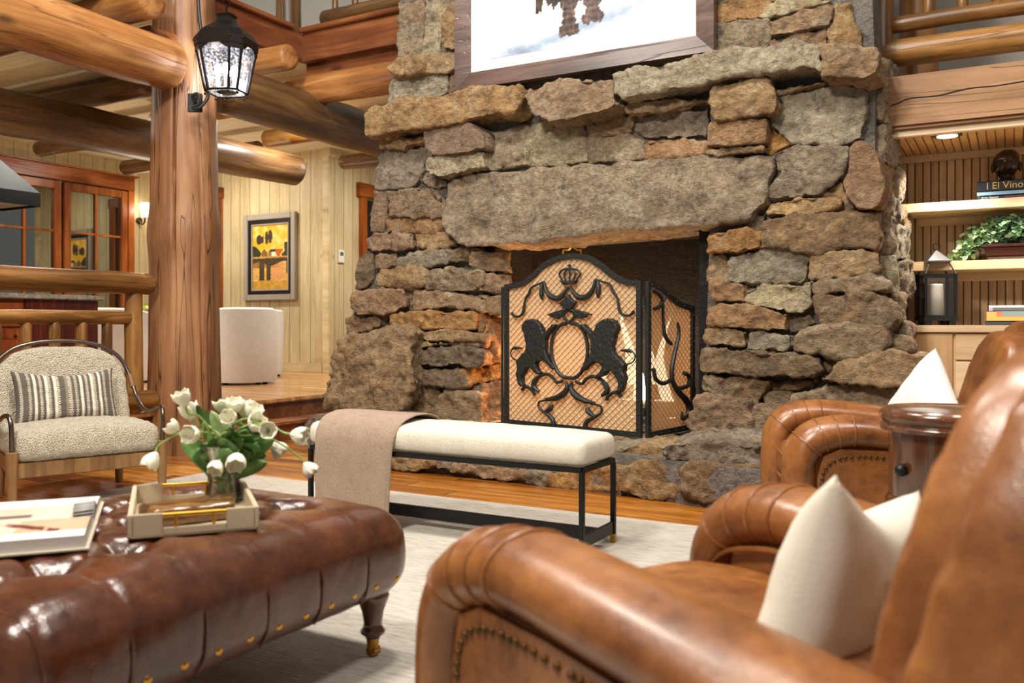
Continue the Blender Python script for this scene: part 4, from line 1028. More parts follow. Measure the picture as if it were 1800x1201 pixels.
dt = cam2room((318-CX)/F*11.4, 11.4)
tb = thing('dining_table', 'round dining table almost hidden behind the big log post', 'table', (dt[0], dt[1], .34))
MB().lathe([(.60,.70),(.62,.72),(.62,.74),(.60,.755)], 40).build('table_top', M['cab'], tb, smooth=True)
MB().lathe([(.26,0),(.26,.04),(.09,.10),(.08,.6),(.2,.70)], 24).build('pedestal', M['cab'], tb, smooth=True)
vx = cam2room((252-CX)/F*11.2, 11.2)
bw = thing('fruit_bowl', 'white bowl with green fruit on the dining table behind the railing', 'bowl', (vx[0], vx[1], 1.095))
MB().lathe([(.06,0),(.11,.04),(.16,.10),(.15,.10),(.10,.045)], 24).build('bowl_body', M['white'], bw, smooth=True)
for k, (dx, dy) in enumerate(((.05,.0),(-.05,.04),(-.02,-.06))):
    tag(MB().sphere((vx[0]+dx, vx[1]+dy, 1.095+.11), .045, 8).build('green_apple', plain('apple_green_%d' % k, '#9aa83a', .35), smooth=True), 'green apple in the white bowl on the dining table', 'apple', 'green apples in the white bowl')
# kitchen island, range hood
iz = 1.27
isl = thing('kitchen_island', 'kitchen island with dark red panelled side and granite top behind railing', 'kitchen island', (-7.6, 3.6, .34))
def iadd(o): return ppar(o, isl)
ic = onz(178, 516, iz)
ix1, iy1 = -7.30, 5.05
q0 = onx(45, 540, ix1); q1 = onx(172, 540, ix1)
iadd(MB().box((-8.6, q0.y, .34), (ix1, q1.y, iz-.045)).build('island_panel', M['island']))
iadd(MB().box((-8.6, 1.8, .34), (ix1-.02, q0.y-.002, iz-.045)).build('island_cabinet', M['cab']))
iadd(MB().box((-8.7, 1.75, iz-.045), (ix1+.05, q1.y+.04, iz)).build('granite_top', M['granite'], bevel=.008))
for k, (z0_, z1_, nm) in enumerate(((.99, 1.19, 'drawer'), (.42, .97, 'cabinet_door'))):
    d = iadd(MB().box((ix1-.02, q0.y-.52, z0_), (ix1+.002, q0.y-.02, z1_)).build(nm, M['cab'], bevel=.004))
    if nm == 'cabinet_door':
        pn = MB().box((ix1+.0, q0.y-.44, z0_+.08), (ix1+.012, q0.y-.10, z1_-.08)).build('raised_panel', M['cab'], bevel=.008); pn.parent = d
    kb = MB().sphere((ix1+.02, q0.y-(.27 if nm == 'drawer' else .10), z1_-.06), .014, 6).build('knob', M['black'], smooth=True); kb.parent = d
hx = -9.3
h0 = onx(71, 340, hx); h1 = onx(71, 364, hx)
hd_ = thing('range_hood', 'black range hood with a lit underside at the far left edge', 'range hood', (hx, h0.y, h1.z))
ppar(MB().add([(hx, h0.y, h1.z), (hx, h0.y-1.3, h1.z), (hx-.7, h0.y-1.3, h1.z), (hx-.7, h0.y, h1.z), (hx, h0.y, h0.z), (hx, h0.y-1.3, h0.z), (hx-.7, h0.y-1.3, h0.z), (hx-.7, h0.y, h0.z)], [(4,5,1,0),(5,6,2,1),(6,7,3,2),(7,4,0,3)]).build('hood_band', M['hood']), hd_)
zt = h0.z+.42
ppar(MB().add([(hx, h0.y, h0.z), (hx, h0.y-1.3, h0.z), (hx-.7, h0.y-1.3, h0.z), (hx-.7, h0.y, h0.z), (hx-.2, h0.y-.45, zt), (hx-.2, h0.y-.85, zt), (hx-.5, h0.y-.85, zt), (hx-.5, h0.y-.45, zt)], [(0,1,5,4),(1,2,6,5),(2,3,7,6),(3,0,4,7)]).box((hx-.5, h0.y-.85, zt), (hx-.2, h0.y-.45, 3.44)).build('hood_canopy', M['hoodtop']), hd_)
ppar(MB().box((hx-.66, h0.y-1.26, h1.z+.02), (hx-.04, h0.y-.04, h1.z+.03)).build('hood_filter', plain('hood_filter', '#bdbab2', .35, .8)), hd_)

# ------------------------------------------------------------------ right side: loft edge, niche with shelves
tag(box('loft_beam', (-.80, 5.95, 2.215), (2.4, 6.12, 2.545), M['beam'], bevel=.02), 'broad square-sawn timber beam over the shelf niche, with a long crack', 'beam', kind='thing')
lb_ = bpy.data.objects['loft_beam']
ck = [ony(px, py, 5.95) for px, py in ((1548,191),(1575,183),(1600,173),(1650,168),(1700,156),(1750,151),(1800,143),(1900,128))]
o_ = MB().tube(smoothpath([Vector((p.x, 5.951, p.z)) for p in ck], 5), [.002]+[.0045]*34+[.002], 6).build('crack', plain('crack_dark', '#1a0e06', .9), lb_, smooth=True)
NBY = 6.89
struct(MB().box((-.85, NBY, 0), (2.4, NBY+.1, 2.46)).build('wall_niche', M['bead']))
struct(MB().box((-.85, 6.03, 2.2), (2.4, NBY, 2.215)).build('ceiling_niche', M['beadsoff']))
struct(box('trim_7', (-.8, NBY-.03, 2.15), (2.4, NBY, 2.2), M['pine'], bevel=.005))
struct(box('trim_8', (-.72, 6.0, 2.17), (2.4, 6.05, 2.215), M['pine'], bevel=.004))
lr2 = thing('loft_railing', 'golden log railing of the loft above the bookshelf niche', 'railing', (-.6, 6.2, 2.5))
def rr(name, a, b, r0, r1, **k): return log(name, Vector(a)-lr2.location, Vector(b)-lr2.location, r0, r1, M['lograil'], lr2, **k)
za = ony(1560, 96, 6.2).z; zb_ = ony(1560, 44, 6.2).z
rr('lower_rail', (-.85, 6.2, za), (2.2, 6.2, za), .085, .09, wob=.04)
rr('upper_rail', (-.70, 6.2, zb_-.01), (2.2, 6.2, zb_-.01), .052, .055, wob=.05)
rr('newel_post', (-.745, 6.2, 2.5), (-.745, 6.2, 3.5), .075, .07, wob=.09)
for k in range(9):
    x = -.47+k*.19
    rr('baluster', (x, 6.2, zb_), (x, 6.2, 3.45), .034, .03, wob=.07)
tag(log('loft_post', (-.60, 7.0, 2.5), (-.60, 7.0, 4.2), .13, .12, M['log']), 'stout log post standing behind the loft railing at upper right', 'post')
# downlight
dl = onz(1665, 238, 2.2)
dn = thing('recessed_downlight', 'round recessed downlight in the beadboard soffit', 'downlight', (dl.x, dl.y, 2.2))
MB().lathe([(.062,-.006),(.085,-.006),(.088,.0),(.062,.0)], 28).build('trim_ring', M['steel'], dn, smooth=True)
MB().lathe([(.06,-.0085),(.06,-.0065)], 28).build('lens', M['can'], dn)
# cabinet and shelves
CF = 6.26
zc = 1.0
cb = thing('base_cabinet', 'pale wooden base cabinet with door and drawers under the shelves', 'cabinet', (-.6, CF, 0))
def cpar(o): return ppar(o, cb)
cpar(box('cabinet_body', (-.62, CF+.02, .0), (1.6, NBY-.01, zc-.045), M['pineZ']))
dX = ony(1677, 620, CF).x
cpar(box('door', (-.60, CF, .08), (dX-.008, CF+.02, zc-.052), M['pineZ'], bevel=.003))
zr = ony(1700, 634.5, CF).z
for k, (a, b) in enumerate(((zr+.005, zc-.055), (zr-.24, zr-.005), (zr-.5, zr-.25))):
    d = cpar(box('drawer', (dX+.008, CF, a), (dX+.62, CF+.02, b), M['pine'], bevel=.003))
    kb = MB().box((dX+.22, CF-.025, (a+b)/2-.012), (dX+.4, CF-.012, (a+b)/2+.012)).build('pull', M['iron'], bevel=.003); kb.parent = d
tag(box('worktop', (-.64, CF-.02, zc-.045), (1.6, NBY, zc), M['pine'], bevel=.004), 'pale wooden counter slab holding the dark lantern and books', 'counter')
SY = 6.50
zu = ony(1570, 360, SY).z; zm = ony(1570, 462, SY).z
for zz, lab in ((zu, 'upper pale wooden shelf holding the black book'), (zm, 'lower pale wooden shelf holding the leafy planter')):
    s_ = thing('wall_shelf', lab, 'shelf', (0, SY, zz))
    ppar(box('shelf_board', (-.655, SY, zz-.062), (1.6, NBY, zz), M['pine'], bevel=.004), s_)
    ppar(box('shelf_cleat', (-.60, NBY-.03, zz-.12), (1.6, NBY-.001, zz-.062), M['pine'], bevel=.003), s_)
# table lantern with candle
lp = ony(1646, 571, 6.50)
ln = thing('candle_lantern', 'black metal candle lantern with a square roof standing on the counter', 'lantern', (lp.x, 6.50, zc), math.radians(20))
lw = .092; hh = .335; k_ = MB()
for sx in (-1, 1):
    for sy in (-1, 1): k_.box((sx*lw-.008, sy*lw-.008, .05), (sx*lw+.008, sy*lw+.008, hh))
for z_ in (.05, hh-.016):
    for s_ in (-1, 1): k_.box((-lw, s_*lw-.008, z_), (lw, s_*lw+.008, z_+.016)); k_.box((s_*lw-.008, -lw, z_), (s_*lw+.008, lw, z_+.016))
for sx in (-1, 1):
    for sy in (-1, 1): k_.tube([(sx*lw, sy*lw, hh), (sx*.055, sy*.055, hh+.09)], .005, 6)
k_.build('lantern_frame', M['black'], ln)
MB().box((-lw-.012, -lw-.012, .03), (lw+.012, lw+.012, .05)).box((-lw-.0, -lw, 0), (-lw+.04, -lw+.04, .03)).box((lw-.04, -lw, 0), (lw, -lw+.04, .03)).box((-lw, lw-.04, 0), (-lw+.04, lw, .03)).box((lw-.04, lw-.04, 0), (lw, lw, .03)).build('lantern_base', M['black'], ln)
gp = MB()
for s_ in (-1, 1): gp.box((-lw, s_*lw-.001, .066), (lw, s_*lw+.001, hh-.016)); gp.box((s_*lw-.001, -lw, .066), (s_*lw+.001, lw, hh-.016))
gp.build('glass_panes', M['glass'], ln)
MB().add([(-.07,-.07,hh+.09),(.07,-.07,hh+.09),(.07,.07,hh+.09),(-.07,.07,hh+.09),(0,0,hh+.165)], [(0,1,4),(1,2,4),(2,3,4),(3,0,4),(3,2,1,0)]).box((-.072,-.072,hh+.08),(.072,.072,hh+.09)).build('lantern_roof', plain('lantern_tin', '#6f6d6c', .35, .8), ln)
MB().tube([(.022*math.cos(a), 0, hh+.185+.022*math.sin(a)) for a in [2*PI*i/16 for i in range(16)]], .003, 6, closed=True).build('ring', M['black'], ln, smooth=True)
tag(MB().lathe([(.042,0),(.044,.004),(.044,.215),(.036,.222),(.001,.218)], 24, (lp.x, 6.50, zc+.052)).build('pillar_candle', M['candle'], smooth=True), 'ivory pillar candle inside the black metal lantern', 'candle')
# books
def book(name, lab, x0, x1, y0, y1, z0, z1, ccol, rz=0, group=None, pages='#e3dccb'):
    t = thing(name, lab, 'book', ((x0+x1)/2, (y0+y1)/2, z0), rz, group)
    hx, hy, h = (x1-x0)/2, (y1-y0)/2, z1-z0
    cm = plain('book_cover', ccol, .35) if isinstance(ccol, str) else ccol
    c = MB(); c.box((-hx,-hy,0),(hx,hy,.003)); c.box((-hx,-hy,h-.003),(hx,hy,h)); c.box((-hx,-hy,0),(hx,-hy+.004,h))
    c.build('cover', cm, t); MB().box((-hx+.004,-hy+.004,.003),(hx-.004,hy-.005,h-.003)).build('pages', plain('book_pages', pages, .8), t)
    return t, hx, hy, h
def lettering(txt, size, loc, parent, mat, sx=1.0, name='lettering'):
    cu = bpy.data.curves.new('t', 'FONT'); cu.body = txt; cu.size = size; cu.extrude = .0004; cu.align_y = 'CENTER'
    o = bpy.data.objects.new('t', cu); COL.objects.link(o); bpy.context.view_layer.update()
    me = bpy.data.meshes.new_from_object(o.evaluated_get(bpy.context.evaluated_depsgraph_get())); bpy.data.objects.remove(o)
    r = link(name, me, mat, parent); r.location = loc; r.rotation_euler = (PI/2, 0, 0); r.scale = (sx, 1, 1); return r
GT = plain('gold_lettering', '#d9b661', .3, .4); WT = plain('white_lettering', '#e6e2da', .5); RT = plain('red_lettering', '#c46a4a', .5)
by0 = SY+.02
def zat(py): return ony(1740, py, by0).z
bx0 = ony(1721, 340, by0).x
t, hx_, hy_, h_ = book('book', 'thin dark navy book at the bottom of the upper shelf stack', bx0+.004, bx0+.33, by0, by0+.25, zu, zu+.022, '#232b3c', group='books on the upper shelf')
lettering('Ernst Haeckel', .017, (-hx_+.01, -hy_-.001, .011), t, WT); lettering('Art Forms in Nature', .012, (-hx_+.145, -hy_-.001, .011), t, RT)
t, hx_, hy_, h_ = book('book', 'light blue book in the middle of the upper shelf stack', bx0-.012, bx0+.33, by0-.004, by0+.25, zu+.022, zu+.05, '#8db6cf', group='books on the upper shelf')
t, hx_, hy_, h_ = book('book', 'thick black book with gold title on top of the stack', bx0-.012, bx0+.335, by0-.006, by0+.25, zu+.05, zu+.115, '#17171a', group='books on the upper shelf')
lettering('El Vino', .062, (-hx_+.085, -hy_-.001, .033), t, GT)
v_ = MB().box((-hx_+.058, -hy_-.0008, .012), (-hx_+.062, -hy_, .055)).build('spine_mark', WT, t)
# carved head on the books
hp = ony(1769, 300, by0+.11)
hdp = thing('carved_head', 'dark glossy carved head sculpture standing on the black book', 'sculpture', (hp.x, by0+.11, zu+.115))
hm = MB().sphere((0,0,.118), .083, 14, (.98,.85,1.15)); 
for i, (x,y,z) in enumerate(hm.v):
    d = .012*fbm(x*22, y*22, z*22, 1, 3); taper = .62+.38*min(1, max(0, z/.11)); nose = .018*math.exp(-((x/.016)**2+((z-.095)/.03)**2)) if y < 0 else 0
    eye = .012*sum(math.exp(-(((x-sx*.03)/.014)**2+((z-.125)/.012)**2)) for sx in (-1,1)) if y < 0 else 0
    hm.v[i] = (x*taper+d, (y*taper)-nose+eye+d, z+d)
hm.build('head', plain('carved_stone_dark', '#2e2114', .22, 0, Coat_Weight=.4), hdp, smooth=True)
for s_ in (-1, 1): MB().sphere((s_*.078, 0, .10), .02, 8, (.6,.8,1.6)).build('ear', plain('carved_ear', '#3a2a1a', .25), hdp, smooth=True)
MB().lathe([(.05,0),(.05,.012),(.035,.03),(.04,.05)], 16).build('neck', plain('carved_neck', '#2a1e14', .25), hdp, smooth=True)
# planter with trailing ivy
pp = ony(1790, 445, 6.66)
pl = thing('potted_ivy', 'trailing leafy green plant in a glossy dark red planter on shelf', 'plant', (pp.x, 6.66, zm))
MB().add([(-.17,-.075,0),(.30,-.075,0),(.30,.075,0),(-.17,.075,0),(-.20,-.095,.085),(.33,-.095,.085),(.33,.095,.085),(-.20,.095,.085)], [(3,2,1,0),(0,1,5,4),(1,2,6,5),(2,3,7,6),(3,0,4,7),(4,5,6,7)]).box((-.21,-.105,.085),(.34,.105,.105)).box((-.19,-.09,.02),(.32,-.082,.03)).build('planter', M['pot'], pl, bevel=.006)
rs = random.Random(11)
lv = MB(); lv2 = MB(); stm = MB()
for k in range(52):
    a = rs.uniform(0, 2*PI); x0_ = rs.uniform(-.17, .30); ln_ = rs.uniform(.08, .22)
    dx, dy = rs.uniform(-.16, .12), rs.uniform(-.10, .05)
    if k < 18: x0_ = rs.uniform(-.2, -.05); dx = rs.uniform(-.30, -.06); ln_ = rs.uniform(.05, .15)
    p0 = Vector((x0_, rs.uniform(-.06,.06), .10)); p1 = p0+Vector((dx*.45, dy*.5, ln_*.8)); p2 = p0+Vector((dx, dy, ln_*(.9 if k >= 18 else .5)-abs(dx)*.55)); 
    p2.z = max(p2.z, .012)
    pts = smoothpath([p0, p1, p2], 8); stm.tube(pts, .0022, 5)
    for i in range(2, len(pts)):
        for s_ in range(3):
            c = pts[i]+Vector((rs.uniform(-.03,.03), rs.uniform(-.03,.03), rs.uniform(-.02,.025))); c.y = min(c.y, .15); c.z = max(c.z, .014)
            r = rs.uniform(.014, .024); q = Matrix.Rotation(rs.uniform(0, 2*PI), 3, 'Z') @ Matrix.Rotation(rs.uniform(-.9, .9), 3, 'X') @ Matrix.Rotation(rs.uniform(-.9,.9), 3, 'Y')
            sh = [(0,-1,0),(.55,-.65,.1),(.8,0,.15),(.5,.7,.1),(0,1,-.1),(-.5,.7,.1),(-.8,0,.15),(-.55,-.65,.1)]
            vs = [c]+[c+q@(Vector(p)*r) for p in sh]
            (lv if (c.x > -.12 or rs.random() < .4) else lv2).add(vs, [(0, i_+1, (i_+1) % 8+1) for i_ in range(8)])
o = lv.build('foliage', M['ivy'], pl, smooth=True, angle=180); o['kind'] = 'stuff'
o = lv2.build('foliage_light', M['ivylight'], pl, smooth=True, angle=180); o['kind'] = 'stuff'
stm.build('stems', M['stem'], pl, smooth=True)
# book stack on the counter
b0 = ony(1735, 545, 6.42); yb = 6.42
zq = lambda py: ony(1760, py, yb).z
xb = b0.x
book('book', 'dark grey book at the bottom of the counter stack', xb-.012, xb+.36, yb-.01, yb+.25, zc, zq(565), '#2f3640', group='books on the counter')
t, a1, a2, a3 = book('book', 'orange and cream book in the middle of the counter stack', xb-.002, xb+.34, yb, yb+.25, zq(565), zq(547), '#e0a35e', group='books on the counter')
MB().box((-a1+.085, -a2-.0012, a3*.52), (a1, -a2, a3)).build('spine_band', plain('band_grey', '#7f8d94', .4), t); MB().box((-a1+.055, -a2-.0012, a3*.52), (-a1+.085, -a2, a3)).build('spine_patch', plain('band_red', '#c9705a', .4), t)
t, a1, a2, a3 = book('book', 'grey book with pale cover topping the counter stack', xb+.01, xb+.33, yb+.005, yb+.25, zq(547)+.0005, zq(537), '#666b6c', group='books on the counter')
MB().box((-a1, -a2-.0012, 0), (-a1+.022, -a2, a3*.6)).build('spine_patch', plain('band_lilac', '#b99ac4', .4), t); MB().box((-a1, -a2-.0012, a3*.62), (a1, -a2, a3)).build('spine_band', plain('band_white', '#e8e6e0', .4), t)
# ------------------------------------------------------------------ rug
tag(box('area_rug', (-4.72, -.6, 0.0), (1.6, 4.25, .014), M['rug'], bevel=.005), 'large pale grey woven rug with dark flecks on the plank floor', 'rug')
RZ = .014
def soft(name, pts, ext, th, mat, parent, vox=.016, sm=10):
    m = MB().prism(pts, tuple(Vector(ext)*th)); o = m.build(name, mat, None)
    md = o.modifiers.new('r', 'REMESH'); md.mode = 'VOXEL'; md.voxel_size = vox
    md = o.modifiers.new('s', 'SMOOTH'); md.iterations = sm
    bake(o); o.parent = parent; return o
# ------------------------------------------------------------------ upholstered bench
bx0, bx1, byf, byb = -3.09, -1.585, 3.40, 3.735
bn = thing('upholstered_bench', 'long cream upholstered bench on a thin black metal frame before the hearth', 'bench', ((bx0+bx1)/2, (byf+byb)/2, RZ))
hx, hy = (bx1-bx0)/2, (byb-byf)/2; q = .011
ft = MB()
for s_ in (-1, 1): ft.box((-hx, s_*hy-q, .362), (hx, s_*hy+q, .385)); ft.box((s_*hx-q, -hy, .362), (s_*hx+q, hy, .385))
ft.build('top_frame', M['black'], bn, bevel=.002)
for sx in (-1, 1):
    for sy in (-1, 1):
        l_ = MB().box((sx*hx-q, sy*hy-q, .04), (sx*hx+q, sy*hy+q, .365)).build('leg', M['black'], bn, bevel=.002)
        MB().box((sx*hx-q-.0005, sy*hy-q-.0005, 0), (sx*hx+q+.0005, sy*hy+q+.0005, .04)).build('brass_tip', M['brass'], l_)
    MB().box((sx*hx-.006, -hy, .042), (sx*hx+.006, hy, .098)).build('side_stretcher', M['black'], bn, bevel=.002)
MB().box((-hx, -.012, .042), (hx, .012, .098)).build('long_stretcher', M['black'], bn, bevel=.002)
def bd(p, n):
    k = (1-(p.x/(hx+.03))**4)*(1-(p.y/(hy+.03))**2)
    if p.z > 0: p = Vector((p.x, p.y, p.z+.022*k))
    return p+n*.002*fbm(p.x*9, p.y*9, p.z*9, 1, 3)
cu = rbox(2*hx+.03, 2*hy+.03, .115, .042, .018, bd).build('cushion', M['benchfab'], bn, smooth=True, angle=180); cu.location.z = .385+.0575
# folded wool throw over the left end
def throw():
    prof = smoothpath([Vector((3.368, .085, 0)), Vector((3.366,.25,0)), Vector((3.366,.40,0)), Vector((3.376,.475,0)), Vector((3.415,.535,0)), Vector((3.49,.563,0)), Vector((3.57,.567,0)), Vector((3.66,.558,0)), Vector((3.735,.52,0)), Vector((3.775,.43,0)), Vector((3.772,.33,0))], 5)
    n = len(prof); nu = 40; m = MB(); 
    for i, p in enumerate(prof):
        t = i/(n-1)
        xl = -3.035+.06*max(0, t-.4); xr = -2.60+.06*min(1, t*2)-.02*max(0, t-.6)
        for j in range(nu+1):
            u = j/nu; x = xl+(xr-xl)*u
            w = .006*math.sin(u*9+t*2)*(1-min(1, t*2.2))+.003*fbm(x*8, t*5, 1)
            m.v.append((x, p.x-w, p.y+.002*math.sin(u*7)*t))
    for i in range(n-1):
        for j in range(nu): a = i*(nu+1)+j; m.f.append((a, a+1, a+nu+2, a+nu+1))
    o = m.build('wool_throw', M['throw'], None, smooth=True, angle=180)
    md = o.modifiers.new('so', 'SOLIDIFY'); md.thickness = .010; md.offset = -1
    md = o.modifiers.new('ss', 'SUBSURF'); md.levels = md.render_levels = 1
    bake(o)
    m2 = MB()                                         # inner folded layer showing at the right edge
    for i, p in enumerate(prof):
        t = i/(n-1); xr = -2.60+.06*min(1, t*2)-.02*max(0, t-.6)
        for j in range(7):
            m2.v.append((xr-.10+.118*j/6, p.x+.0+(.0035 if t < .4 else 0), p.y-(.004 if t > .3 else 0)))
    for i in range(n-1):
        for j in range(6): a = i*7+j; m2.f.append((a, a+1, a+8, a+7))
    f = m2.build('folded_layer', M['throw'], o, smooth=True, angle=180)
    md = f.modifiers.new('so', 'SOLIDIFY'); md.thickness = .005; md.offset = 0; bake(f)
    fr = MB(); rs = random.Random(3)
    for k in range(62):
        x = -3.034+.43*k/61; dx = rs.uniform(-.004,.004)
        fr.tube([(x, 3.371, .088), (x+dx*.5, 3.370, .06), (x+dx, 3.371, .03)], .0024, 4)
    g = fr.build('fringe', M['throw'], o, smooth=True); g['kind'] = 'stuff'
    tag(o, 'folded taupe wool throw with fringe hanging over the bench', 'throw')
throw()
# ------------------------------------------------------------------ boucle armchair
AF = math.radians(-19.3)
ac = thing('boucle_armchair', 'cream boucle armchair with bent metal arms and wooden legs', 'armchair', (-4.733, 3.229, RZ), AF)
for sx, sy in ((.30,-.39),(.30,.39),(-.28,-.33),(-.28,.33)):
    top_ = .315 if sx > 0 else .25; l_ = MB(); n = 12
    l_.lathe([(.022,0),(.030,top_*.9),(.0305,top_),(.02,top_+.003)], n, (sx, sy, 0)); l_.build('leg', M['oak'], ac, smooth=True)
MB().box((.275,-.375,.175),(.305,.375,.255)).box((-.29,-.33,.175),(-.26,.33,.255)).build('front_rail', M['oak'], ac, bevel=.004)
for s_ in (-1, 1): MB().add([(.29,s_*.385,.175),(.29,s_*.36,.175),(-.28,s_*.31,.175),(-.28,s_*.335,.175),(.29,s_*.385,.255),(.29,s_*.36,.255),(-.28,s_*.31,.255),(-.28,s_*.335,.255)], [(0,1,2,3),(7,6,5,4),(0,4,5,1),(1,5,6,2),(2,6,7,3),(3,7,4,0)]).build('side_rail', M['oak'], ac)
def sd(p, n):
    if p.z > 0: p = Vector((p.x, p.y, p.z+.035*(1-(p.x/.36)**2)*(1-(p.y/.42)**2)))
    return Vector((p.x, p.y*(1-.07*(.3-p.x)/.6), p.z)) + n*.006*fbm(p.x*40, p.y*40, p.z*40, 1, 2)
o = rbox(.64, .76, .165, .06, .02, sd).build('seat_cushion', M['boucle'], ac, smooth=True, angle=180); o.location = (.0, 0, .335)
bo = []
for k in range(25):
    a = PI*k/24; c_, s_ = math.cos(a), math.sin(a)
    y = .365*(abs(c_)**.62)*(1 if c_ >= 0 else -1); z = .585+.275*(s_**.75)
    bo.append((y, z))
bo += [(-.375,.45), (-.36,.34), (.36,.34), (.375,.45)]
lean = lambda z: -.20-.28*(z-.35)
o = soft('back_cushion', [(lean(z)+.05, y, z) for y, z in bo], (-1,0,-.05), .105, M['boucle'], ac, .02, 6)
md = o.modifiers.new('d', 'DISPLACE'); md.texture = TX['c2']; md.texture_coords = 'LOCAL'; md.strength = .016; md.mid_level = .5
md2 = o.modifiers.new('r', 'SUBSURF'); md2.levels = md2.render_levels = 1; o.modifiers.move(1, 0); bake(o)
half = [(.30,-.39,.31),(.303,-.392,.42),(.295,-.395,.475),(.26,-.40,.505),(.19,-.405,.50),(.10,-.405,.475),(.0,-.405,.465),(-.09,-.40,.49),(-.17,-.398,.545),(-.225,-.392,.62),(-.265,-.375,.70),(-.295,-.335,.785),(-.315,-.25,.85),(-.325,-.13,.883)]
pth = half+[(-.328,0,.892)]+[(x,-y,z) for x, y, z in half[::-1]]
P_ = smoothpath(pth, 6); m_ = len(P_)
MB().tube(P_, .0125, 10).build('bent_metal_frame', M['steel'], ac, smooth=True)
for s_ in (-1, 1): MB().tube([(-.215,s_*.394,.60),(-.25,s_*.384,.675)], .0185, 10).build('frame_sleeve', M['oak'], ac, smooth=True)
def pillow(name, w, h, th, colf, mat, loc, rot, label, cat, n=34, sag=.0, parts=None):
    V = []; C = []; Fc = []
    for side in (1, -1):
        for j in range(n+1):
            for i in range(n+1):
                u, v = -1+2*i/n, -1+2*j/n
                prof = ((1-u**4)*(1-v**4))
                t = th/2*max(prof, 0)**.55*side
                pin = 1-.07*(1-v*v) if abs(u) > .0 else 1
                x = w/2*u*(1-.06*(1-v*v)*abs(u)**2); y = h/2*v*(1-.06*(1-u*u)*abs(v)**2)
                if v > -.2: y -= sag*(1-u*u)*(v+.2)/1.2
                t += .006*fbm(u*3+side, v*3, w*9, 1, 3)*max(prof,0)
                V.append((x, t, y)); C.append(lin(colf((u+1)/2, (v+1)/2)))
    N2 = (n+1)**2
    for s_ in (0, 1):
        for j in range(n):
            for i in range(n):
                a = s_*N2+j*(n+1)+i; f = (a, a+1, a+n+2, a+n+1); Fc.append(f if s_ else f[::-1])
    me = bpy.data.meshes.new(name); me.from_pydata(V, [], Fc); me.update()
    ca = me.color_attributes.new('Col', 'FLOAT_COLOR', 'POINT'); ca.data.foreach_set('color', [x for c in C for x in c])
    bm = bmesh.new(); bm.from_mesh(me); bmesh.ops.remove_doubles(bm, verts=bm.verts, dist=.0009); bmesh.ops.recalc_face_normals(bm, faces=bm.faces); bm.to_mesh(me); bm.free()
    o = link(name, me, mat, None, True, angle=180); o.location = loc; o.rotation_euler = rot
    return tag(o, label, cat)
def stripes(u, v):
    D = (.36,.33,.30); Lc = (.84,.80,.72); Bk = (.17,.15,.14); x = u*20
    k = [0,2,0,0,3,0,1,0,2,0,1,3,0,1,2,0,0,4,2,0,3,0,1,0,2,0,1,3,0,1,0,3,0,0,2,0][int(u*36) % 36]
    zig = (math.sin(v*150+ (1 if int(x*5) % 2 else 0)*PI) > 0)
    return {0: D, 1: Lc, 2: (Lc if zig else D), 3: (Lc if zig else Bk), 4: (.52,.47,.42)}[k]
ca_, sa_ = math.cos(AF), math.sin(AF)
def acl(x, y, z): return (-4.733+x*ca_-y*sa_, 3.229+x*sa_+y*ca_, z+RZ)
pillow('lumbar_pillow', .56, .33, .15, stripes, M['weave'], acl(-.125, -.02, .57), (math.radians(-20), 0, AF+PI/2), 'grey and cream striped lumbar pillow on the boucle armchair', 'pillow', n=110, sag=.035)

# ------------------------------------------------------------------ tufted leather ottoman
ox, oy, sx_, sy_ = -2.045, 1.565, .93, 1.22
ot = thing('tufted_ottoman', 'long brown leather tufted ottoman on turned wooden legs', 'ottoman', (ox, oy, RZ))
seams = [1.953-.19*k-oy for k in range(-0, 6)]
tx = [.205, 0.0, -.205]
def od(p, n):
    x, y = p.x, p.y; d = 0
    top_ = max(0, n.z)
    cs = min(abs(y-s_) for s_ in seams)
    if n.z > .2:
        crown = .030*(1-(x/.47)**4)*(1-(y/.62)**4)
        dt = min((abs(x-a)-0)**2+(y-b)**2 for a in tx for b in seams)
        inner = abs(x) < .235
        cr = .005*math.exp(-(cs/.012)**2)
        if inner and min(seams)-.03 < y < max(seams)+.03: cr = max(cr, .014*math.exp(-(cs/.014)**2), .014*math.exp(-(min(abs(x-a) for a in tx)/.014)**2))
        d = .058*math.exp(-dt/.05**2)+cr
        p = Vector((x, y, p.z+(crown-d)*top_))
    side = 1-abs(n.z)
    if side > .1 and p.z > -.12:
        p = p-n*(.002*math.exp(-(cs/.009)**2))*side if abs(n.x) > .5 else p
        bul = .018*math.sin(PI*(p.z+.13)/.26)
        p = p+Vector((n.x, n.y, 0))*bul
    return p+n*.0035*fbm(x*7, y*7, p.z*7, 1, 3)
o = rbox(sx_, sy_, .26, .085, .0125, od).build('leather_top', M['leatherdk'], ot, smooth=True, angle=180); o.location = (0, 0, .31)
for s_ in seams:
    P_ = [Vector((sx_/2-.012, s_, .205)), Vector((sx_/2+.010, s_, .24)), Vector((sx_/2+.017, s_, .285)), Vector((sx_/2+.013, s_, .35)), Vector((sx_/2-.03, s_, .412)), Vector((sx_/2-.1, s_, .432)), Vector((.22, s_, .43))]
    MB().tube(smoothpath(P_, 6), .0035, 6).build('seam_welt', M['leatherdk'], ot, smooth=True)
nt = MB()
for k in range(12):
    y = -.52+k*.095; nt.sphere((sx_/2+.0105, y, .247), .011, 6, (.45,1,1))
    nt.sphere((-sx_/2-.0105, y, .247), .012, 6, (.5,1,1))
for k in range(9): nt.sphere((-.38+k*.095, sy_/2+.0105, .247), .012, 6, (1,.5,1))
r_ = nt.build('nail_trim', M['brass'], ot, smooth=True); r_['kind'] = 'stuff'
bt = MB()
for a in tx:
    for b in seams: bt.sphere((a, b, .31+.13+.028-.068), .013, 6, (1,1,.5))
